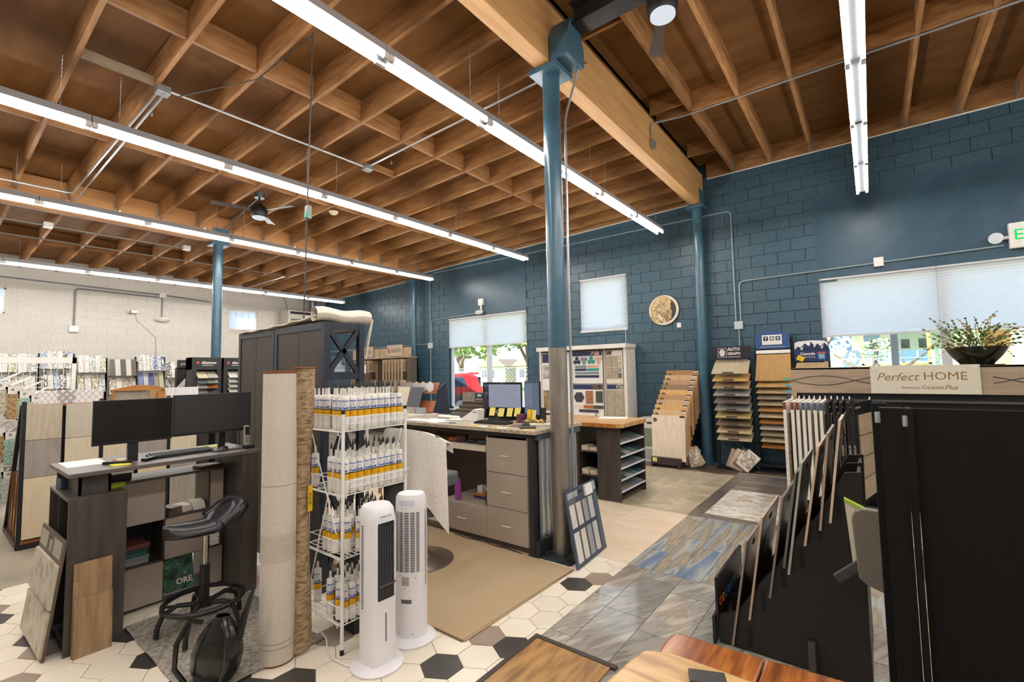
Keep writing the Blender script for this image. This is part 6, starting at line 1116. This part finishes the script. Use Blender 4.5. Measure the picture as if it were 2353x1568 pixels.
# white wire grid rack with arms
t=thing('grid_rack','white wire grid rack with slanted arms of mosaic boards','display rack',(-8.5,.9,0)); wr=M('rack_white','ebe9e4')
for y in (.60,1.32): box('post',-8.55,-8.5,y,y+.04,0,2.02,wr,t)
box('top_rail',-8.55,-8.5,.6,1.36,1.94,2.02,wr,t); m=MB()
for k in range(12): m.tube([(-8.52,.62+.062*k,.1),(-8.52,.62+.062*k,1.95)],.004,4)
for k in range(14): m.tube([(-8.52,.6,.2+.13*k),(-8.52,1.34,.2+.13*k)],.004,4)
m.build('wire_grid',wr,t)
mos=[M('mosaic_%d'%i,c_,c2,r=.35,ns=45,det=1) for i,(c_,c2) in enumerate((('8d8470','c4baa6'),('7a5a38','b59a70'),('6f8f80','b3c4b4'),('a5a19a','d4d0c8')))]
for i in range(4):
    y=.62+.10*i; 
    for lv,zt_ in enumerate((1.72-.055*i,1.18-.05*i,.72-.05*i)):
        MB().tube([(-8.5,y+.22,zt_+.1),(-8.15,y+.02,zt_)],.011,6).build('arm',wr,t)
        for k in range(3): 
            b=thing('mosaic_board','mosaic board on the %s arm of the %s row in the grid rack, %s'%(['first','second','third','fourth'][i],['top','middle','bottom'][lv],['front','middle','rear'][k]),'sample board',(-8.15-.1*k,y+.03+.06*k,zt_-.42)); yy=y+.03+.06*k; xx=-8.14-.1*k
            box('card',xx-.008,xx,yy-.06,yy+.06,zt_-.42,zt_-.015,M('card_white','d9d4cc',r=.6),b); box('mosaic',xx,xx+.006,yy-.05,yy+.05,zt_-.40,zt_-.10,mos[(i+lv+k)%4],b); MB().cyl((xx-.001,yy,zt_-.05),(xx+.001,yy,zt_-.05),.016,10).build('hole',M('card_grey','8d8880'),b)
# wall tile displays (black frames with two slanted shelves)
def walldisp(y0,y1,zt_,cl,cl2,lab,top=True):
    t=thing('wall_tile_stand','black two shelf tile stand by the white wall, %s'%lab,'display stand',(-15.2,(y0+y1)/2,0))
    for y in (y0-.05,y1+.02): box('post',-15.3,-15.25,y,y+.03,0,zt_-.05,blackm,t)
    for zz,cc,nm in ((zt_,cl,'upper'),(zt_-.47,cl2,'lower')):
        box('ledge',-15.16,-15.02,y0-.02,y1+.02,zz-.44,zz-.42,M('ledge_dark','35332f',r=.5),t); n_=len(cc); w_=(y1-y0)/n_
        for k,c_ in enumerate(cc):
            b=MB().hexa([(-15.04,y0+w_*k,zz-.42),(-15.03,y0+w_*k,zz-.42),(-15.04,y0+w_*(k+1)-.012,zz-.42),(-15.03,y0+w_*(k+1)-.012,zz-.42),(-15.18,y0+w_*k,zz),(-15.17,y0+w_*k,zz),(-15.18,y0+w_*(k+1)-.012,zz),(-15.17,y0+w_*(k+1)-.012,zz)]).build('tile_strip',M('wt_'+c_,c_,r=.4) if len(c_)==6 else PAT[c_],None)
            tag(b,'%s tile strip, %s shelf, wall stand %s'%(['first','second','third','fourth','fifth','sixth','seventh'][k],nm,lab),'tile')
def pat(n_,a,c_,ns=26): return M('pat_'+n_,a,r=.35,ns=ns,det=0,stops=[(.44,a),(.5,c_)])
PAT={'bl':pat('bl','dcd8d4','3d4f90'),'gr':pat('gr','dcd8d4','98a29a'),'dk':pat('dk','d8d4d0','5a5854'),'ol':pat('ol','dcd6c8','a3987a'),'wh':pat('wh','e2ded8','c9c2b8'),'db':pat('db','d2d6dc','8296b0'),'sp':pat('sp','d9d0c2','8a7c6c',40)}
walldisp(1.0,1.75,2.33,['gr','wh','ol','wh','gr'],['dk','gr','ol','wh'],'far left behind the grid rack'); walldisp(1.83,2.36,2.40,['db','wh','gr','wh','dk','db'],['dk','wh','db','dk','wh'],'second from the left'); walldisp(2.45,2.97,2.31,['wh','wh','gr','wh','ol'],['ol','wh','ol','gr'],'third with diamond tiles')
walldisp(3.04,3.58,2.22,['5f5850','c9c2b8','4a4640','c9c2b8','5a5040'],['sp','cfc6b4','sp','sp'],'with grey wood planks'); walldisp(3.62,4.18,2.34,['gr','wh','wh','gr','bl','gr','bl'],['6f78a8','b3b4b8','45528a','8f8a70','b5ac90'],'with blue zigzag tiles'); walldisp(4.23,4.66,2.15,['dk','wh','dk','b08f80'],['dk','sp','dk'],'with black dotted tiles')
# countertop sample towers
stm=M('tower_charcoal','242426',r=.5)
def ctower(y0,y1,x,label,cs_):
    t=thing('countertop_tower',label,'sample tower',(x-.15,(y0+y1)/2,0)); 
    for a in (y0,y1-.07): box('side',x-.3,x,a,a+.07,0,2.07,stm,t)
    hd=box('header',x-.3,x+.005,y0,y1,1.86,2.08,stm,t); box('back',x-.3,x-.27,y0,y1,0,1.86,stm,t); ym=(y0+y1)/2
    text('silestone',.06,M('print_white','efe6e0'),hd,(x+.007,ym+.03,1.985),(0,1,0),(0,0,1),bold=.001,fit=(y1-y0)*.5); box('red_square',x+.005,x+.008,ym-.165,ym-.125,1.965,2.005,M('sq_red','d0452e'),hd); box('tagline',x+.005,x+.008,ym-.08,ym+.1,1.935,1.942,M('print_white','efe6e0'),hd)
    for j in range(4):
        z=1.70-.09*j
        for k in range(2):
            c_=cs_[(2*j+k)%len(cs_)]; w_=(y1-y0-.14)/2; ya=y0+.07+w_*k; tag(MB().hexa([(x+.1,ya,z),(x-.12,ya+.02,z+.12),(x+.1,ya+w_-.008,z),(x-.12,ya+w_+.012,z+.12),(x+.1,ya,z+.012),(x-.12,ya+.02,z+.132),(x+.1,ya+w_-.008,z+.012),(x-.12,ya+w_+.012,z+.132)]).build('stone_sample',M('ss_'+c_,c_,r=.3)),'%s stone sample on the %s tray of the %s'%(['left','right'][k],['top','second','third','lowest'][j],'charcoal tower by the post' if y0<3.3 else 'charcoal tower behind the bookcase'),'stone sample')
        box('tray_lip',x+.095,x+.105,y0+.07,y1-.07,z-.01,z+.006,blackm,t)
ctower(3.03,3.5,-9.5,'charcoal countertop sample tower with a red square logo in front of the post',['c9bfa0','b0a89c','6f7478','93a08a','a5a19c','b0643c','8d8a84','4f4d4c']); ctower(3.56,4.0,-9.55,'second charcoal countertop tower half hidden behind the bookcase',['cfc9c0','b5b0a8','d6d2cc','8d8a84'])
t=thing('side_tower','charcoal side display of angled stone boards left of the countertop tower','sample tower',(-10.4,3.2,0)); hd=box('header',-10.5,-10.45,3.1,3.4,1.91,2.06,stm,t); text('pental',.07,M('print_pale','c9c2bc'),hd,(-10.447,3.23,1.99),(0,1,0),(0,0,1),fit=.16); box('body',-10.6,-10.5,3.1,3.4,0,1.91,stm,t)
for j in range(3): box('board_arm',-10.5,-9.95,3.24,3.28,1.77-.16*j,1.80-.16*j,stm,t)
for j in range(3): tag(MB().hexa([(-10.2,3.02,1.55-.16*j),(-10.2,3.26,1.85-.16*j),(-9.95,3.05,1.55-.16*j),(-9.95,3.29,1.85-.16*j),(-10.2,3.03,1.54-.16*j),(-10.2,3.27,1.84-.16*j),(-9.95,3.06,1.54-.16*j),(-9.95,3.3,1.84-.16*j)]).build('stone_board',M('sbd_%d'%j,['9a9690','a8a49e','7d7a74'][j],r=.4)),'%s slanted stone board beside the countertop tower'%['top','middle','lower'][j],'stone sample')
# yucca behind the bookcases
t=thing('potted_yucca','spiky potted plant behind the bookcases against the white wall','potted plant',(-5.6,2.75,0)); MB().lathe([(0,0),(.14,0),(.18,.35),(.16,.35),(0,.3)],(-5.6,2.75,0),20).build('pot',M('pot_grey','5c5a56',r=.6),t,smooth=True); MB().cyl((-5.6,2.75,.3),(-5.58,2.72,1.85),.03,10,.02).build('trunk',M('trunk','6d5640',r=.9),t)
lfm=M('yucca_leaf','2f4526','4a6034',r=.5,ns=12); rp=random.Random(9)
for k in range(34):
    a=rp.uniform(0,2*PI); el=rp.uniform(-.3,1.35); L=rp.uniform(.4,.62); u=Vector((math.cos(a),math.sin(a),0)); p0=Vector((-5.58,2.72,1.85)); pts=[p0+u*(L*s*math.cos(el))+Vector((0,0,L*s*math.sin(el)-.28*s*s*(1 if el<1 else .3))) for s in (0,.3,.6,.85,1)]; sd=Vector((-u.y,u.x,0)); m=MB()
    m.add([p+sd*w*q for p,w in zip(pts,(.012,.018,.014,.008,.001)) for q in (-1,1)],[(2*i,2*i+1,2*i+3,2*i+2) for i in range(4)]).build('leaf',lfm,t)
# unit heater in corner
t=thing('unit_heater','beige ceiling hung unit heater in the far corner','heater',(-14.9,7.9,3.45)); hb=M('heater_beige','b5aea2',r=.5)
box('cabinet',-15.4,-14.85,7.4,8.25,3.3,3.86,hb,t,.006); box('top_slot',-14.85,-14.843,7.46,8.19,3.74,3.82,slot,t); box('louver_recess',-14.85,-14.843,7.46,8.19,3.34,3.58,slot,t)
for k in range(9): box('louver',-14.845,-14.82,7.47+.08*k,7.49+.08*k,3.35,3.57,hb,t)
box('louver_bar',-14.84,-14.82,7.46,8.19,3.45,3.465,hb,t); MB().cyl((-15.1,8.36,3.6),(-15.1,8.36,4.5),.09,18).build('flue',M('flue','8d8f90',r=.35,m=.7),t,smooth=True)
for y in (7.3,8.3): MB().tube([(-15.0,y if y<8 else 8.2,4.4),(-15.0,7.45 if y<8 else 8.2,3.86)],.01,5).build('hanger',blackm,t)
tag(box('duct',-15.6,-15.3,8.5,8.95,0,4.3,M('duct_grey','8f959a',r=.5)),'grey boxed duct in the far corner','duct')
# ================================================================ OUTSIDE
asph=M('asphalt','8a8a88','9a9a97',r=.9,ns=3); gr_=struct(box('ground',-90,60,YW+.25,120,-.3,-.06,asph))
tag(box('lawn',-90,60,26,120,-.06,-.03,M('lawn','6f8a45','88a058',r=1,ns=2)),'sunlit lawn beyond the chain link fence','lawn'); bpy.data.objects['lawn']['kind']='stuff'
red=M('car_red','c2242a',r=.3,coat=.5); glz=M('car_glass','2a3a4e',r=.08); tyre=M('tyre','1a1a1c',r=.8)
c=thing('red_car','red off road wagon parked outside the left window','car',(-13.25,15.0,-.06),.72,local=True)
MB().prism([(-4.6,.42),(-4.65,.95),(-3.4,1.12),(-2.95,1.7),(-.62,1.76),(-.22,1.62),(-.05,1.1),(0,1.02),(0,.5),(-.12,.4)],'y',0,1.8).build('body',red,c,bevel=.07)
for yy in (-.006,1.8):
    MB().prism([(-1.28,1.18),(-.62,1.18),(-.80,1.60),(-1.55,1.60)],'y',yy,yy+.006).build('rear_side_window',glz,c); MB().prism([(-2.55,1.14),(-1.5,1.14),(-1.72,1.60),(-2.35,1.60)],'y',yy,yy+.006).build('door_window',glz,c); MB().prism([(-3.3,1.14),(-2.62,1.14),(-2.45,1.60),(-2.85,1.60)],'y',yy,yy+.006).build('front_window',glz,c)
for x in (-.92,-3.7):
    for yy in (-.03,1.62): MB().cyl((x,yy,.38),(x,yy+.2,.38),.38,28).build('wheel',tyre,c,smooth=True); MB().cyl((x,yy-.005,.38),(x,yy+.2,.38),.23,16).build('rim',M('rim_silver','c8ccd0',r=.3,m=.6),c)
    MB().lathe([(.38,0),(.50,0)],(0,0,0),28).build('wheel_arch',M('arch_black','3a3436',r=.6),c).matrix_basis=Matrix.Translation((x,-.012,.38))@Matrix.Rotation(PI/2,4,'X')
box('tail_lamp',-.1,.01,.02,.2,.92,1.18,M('lamp_red','d03038',r=.2),c); box('bumper',-.1,.1,.05,1.75,.42,.66,M('bumper','8d8f94',r=.5),c); box('roof_rail',-2.8,-.8,.1,.15,1.78,1.84,white_paint,c); box('door_handle',-1.62,-1.42,-.03,0,1.02,1.06,red,c); box('rear_spoiler',-.6,-.15,.12,1.68,1.70,1.78,red,c); box('rear_window',-.2,-.06,.25,1.55,1.15,1.58,glz,c)
# fence
fm=M('fence_metal','9aa3ad',r=.5,m=.4)
def fence(xa,xb,y,label,step=.28):
    t=thing('chain_link_fence',label,'fence',((xa+xb)/2,y,-.06)); x=xa
    while x<=xb: MB().cyl((x,y,-.06),(x,y,2.0),.035,8).build('fence_post',fm,t); x+=3
    MB().tube([(xa,y,1.98),(xb,y,1.98)],.025,6).build('top_rail',fm,t); m=MB(); x=xa-2
    while x<xb:
        for s in (1,-1):
            a=max(xa,x) if s>0 else x; p,q=(x,0),(x+2,2)
            if x>=xa and x+2<=xb: m.tube([(x,y,0 if s>0 else 1.97),(x+2,y,1.97 if s>0 else 0)],.012,3)
        x+=step
    stuff(m.build('wire_mesh',fm,t))
fence(-36,-8,24,'chain link fence beyond the parking lot behind the red car'); fence(-6,10,24,'chain link fence seen through the right window')
lfg=M('tree_leaf','5d7f34','86a350',r=.8,ns=3); brk=M('bark','5a4a3c',r=.9); 
def tree(x,y,h,r,label,n=700,cc=None):
    t=thing('tree',label,'tree',(x,y,-.03)); rr=random.Random(int(x*10+y)); m=MB()
    MB().tube([(x,y,-.03),(x+.1,y,h*.3),(x-.2,y,h*.55),(x,y,h*.8)],[.28,.22,.14,.05],8).build('trunk',brk,t)
    for s in (-1,1): MB().tube([(x,y,h*.28),(x+s*.9,y,h*.45),(x+s*1.8,y,h*.68)],[.16,.1,.04],6).build('branch',brk,t)
    for k in range(n):
        a=rr.uniform(0,2*PI); e_=math.asin(rr.uniform(-.85,1)); q=r*rr.uniform(.55,1)**.6; c_=Vector((x+q*math.cos(a)*math.cos(e_),y+q*math.sin(a)*math.cos(e_),h*.72+q*.75*math.sin(e_))); s=rr.uniform(.05,.1)*r**.7*1.2; M_=Matrix.Rotation(rr.uniform(0,6.3),3,'Z')@Matrix.Rotation(rr.uniform(0,3),3,'X')
        m.add([c_+M_@Vector(p)*s for p in ((-1,-.4,0),(.2,-.7,.1),(1,.1,0),(.1,.7,-.1),(-.8,.5,.1))],[(0,1,2),(0,2,3),(0,3,4)])
    stuff(m.build('foliage',cc or lfg,t))
tree(-30,31,8.5,5,'spreading shade tree behind the fence, in the middle of the left window',1500); tree(-24.5,34,9,4.6,'leafy tree filling the right of the left window',1300); tree(-37,33,7,3.2,'bushy tree at the left of the left window',700,M('tree_leaf_pale','a09a60','b9b07a',r=.8,ns=3)); tree(-3.2,44,9,3.0,'tree top left of the apartment building',500); tree(.3,29,3.4,.8,'slim young tree in front of the balconies',260,M('tree_leaf_grey','9aab90',r=.8)); tree(-20,38,9,4.2,'tree beyond the right edge of the left window',800)
for x,w,n_ in ((-44,5,'left'),(-37.3,4.5,'right')): 
    h=thing('house','small house with a low brown roof behind the shade tree, %s one'%n_,'house',(x,52,-.05)); box('wall',x-w/2,x+w/2,52,56,-.03,2.6,M('house_wall','b5aa98',r=.8),h); MB().prism([(x-w/2-.5,2.5),(x+w/2+.5,2.5),(x+w/4,3.6),(x-w/4,3.6)],'y',51.5,56.5).build('roof',M('roof_brown','6d6058',r=.8),h); [box('window',x-w/2+.6+1.5*k,x-w/2+1.5+1.5*k,51.97,52.02,.9,2.0,M('win_dark','39424c',r=.2),h) for k in range(2)]
# apartment building
ab=thing('apartment_building','blue and white apartment block with timber balconies','building',(2,46,-.05)); 
box('wall',-2.6,16,46,56,-.03,5.6,M('apt_white','d6d8da',r=.7),ab); box('roof',-1.2,8,44.2,56,4.6,4.85,M('apt_roof','6a7076',r=.6),ab); box('fascia',-1.2,8,44.15,44.25,4.4,4.65,M('apt_timber','b07a44',r=.6),ab)
for k,(x0,x1,z0,z1,c_) in enumerate(((-2.6,-1.2,2.9,4.2,'6a8cc0'),(-1.8,-.4,1.6,2.9,'8fa8d0'),(-2.6,-1.5,.0,1.6,'5a7cb8'),(-.4,.6,3.4,4.4,'7f9cc8'),(6.2,7.6,1,4,'b07a50'),(8.5,11,1.5,5,'b58058'))): box('cladding_panel',x0,x1,45.95,46.01,z0,z1,M('clad_'+c_,c_,r=.6),ab)
for x in (-.6,1.3,3.2): box('timber_post',x,x+.2,44.3,44.5,0,4.5,M('apt_timber','b07a44'),ab)
box('balcony_floor',-.6,3.4,44.3,46,1.7,1.85,M('apt_timber','b07a44'),ab)
for k in range(5): box('balcony_panel',-.5+.8*k,.2+.8*k,44.32,44.36,1.95,2.75,M('balcony_blue','4f6490',r=.4),ab)
for k in range(4): w=box('window',-.2+1.0*k,.4+1.0*k,45.95,46.02,2.9,3.7,M('frame_light','e0e2e4'),ab); box('pane',-.15+1.0*k,.35+1.0*k,45.93,45.96,2.95,3.65,M('win_dark','39424c'),w)
e=thing('glass_screen','white framed glass screen standing just outside the right window','screen',(.6,10.4,-.06)); X0,X1=.28,1.05
for a,b_,z0,z1 in ((X0,X0+.1,0,2.45),(X1-.1,X1,0,2.45),(X0,X1,2.3,2.45),(X0,X1,1.55,1.62)): box('frame_bar',a,b_,10.4,10.46,z0,z1,white_paint,e)
box('pane',X0+.1,X1-.1,10.42,10.426,0,2.3,GLASS('pane_green',(.8,.9,.86),.1),e)
for i,(x,c_,n_) in enumerate(((-.4,'dfe3e8','white'),(2.0,'b83a3a','dark red'))):
    c=thing('parked_car','%s car parked beyond the right window, lower than the shade'%n_,'car',(x,19+2*i,-.06)); MB().prism([(x+dx,z) for dx,z in ((-2.1,.3),(-2.1,.85),(-1.2,1.0),(-.7,1.42),(.9,1.42),(1.5,1.0),(2.1,.9),(2.1,.3))],'y',18.6+2*i,20.3+2*i).build('body',M('carp_'+n_.replace(' ','_'),c_,r=.3),c,bevel=.05); MB().prism([(x+dx,z) for dx,z in ((-1.1,1.0),(-.65,1.36),(.85,1.36),(1.35,1.0))],'y',18.59+2*i,18.6+2*i).build('side_windows',glz,c); [MB().cyl((x+s*1.3,18.58+2*i,.28),(x+s*1.3,18.8+2*i,.28),.32,20).build('wheel',tyre,c) for s in (-1,1)]
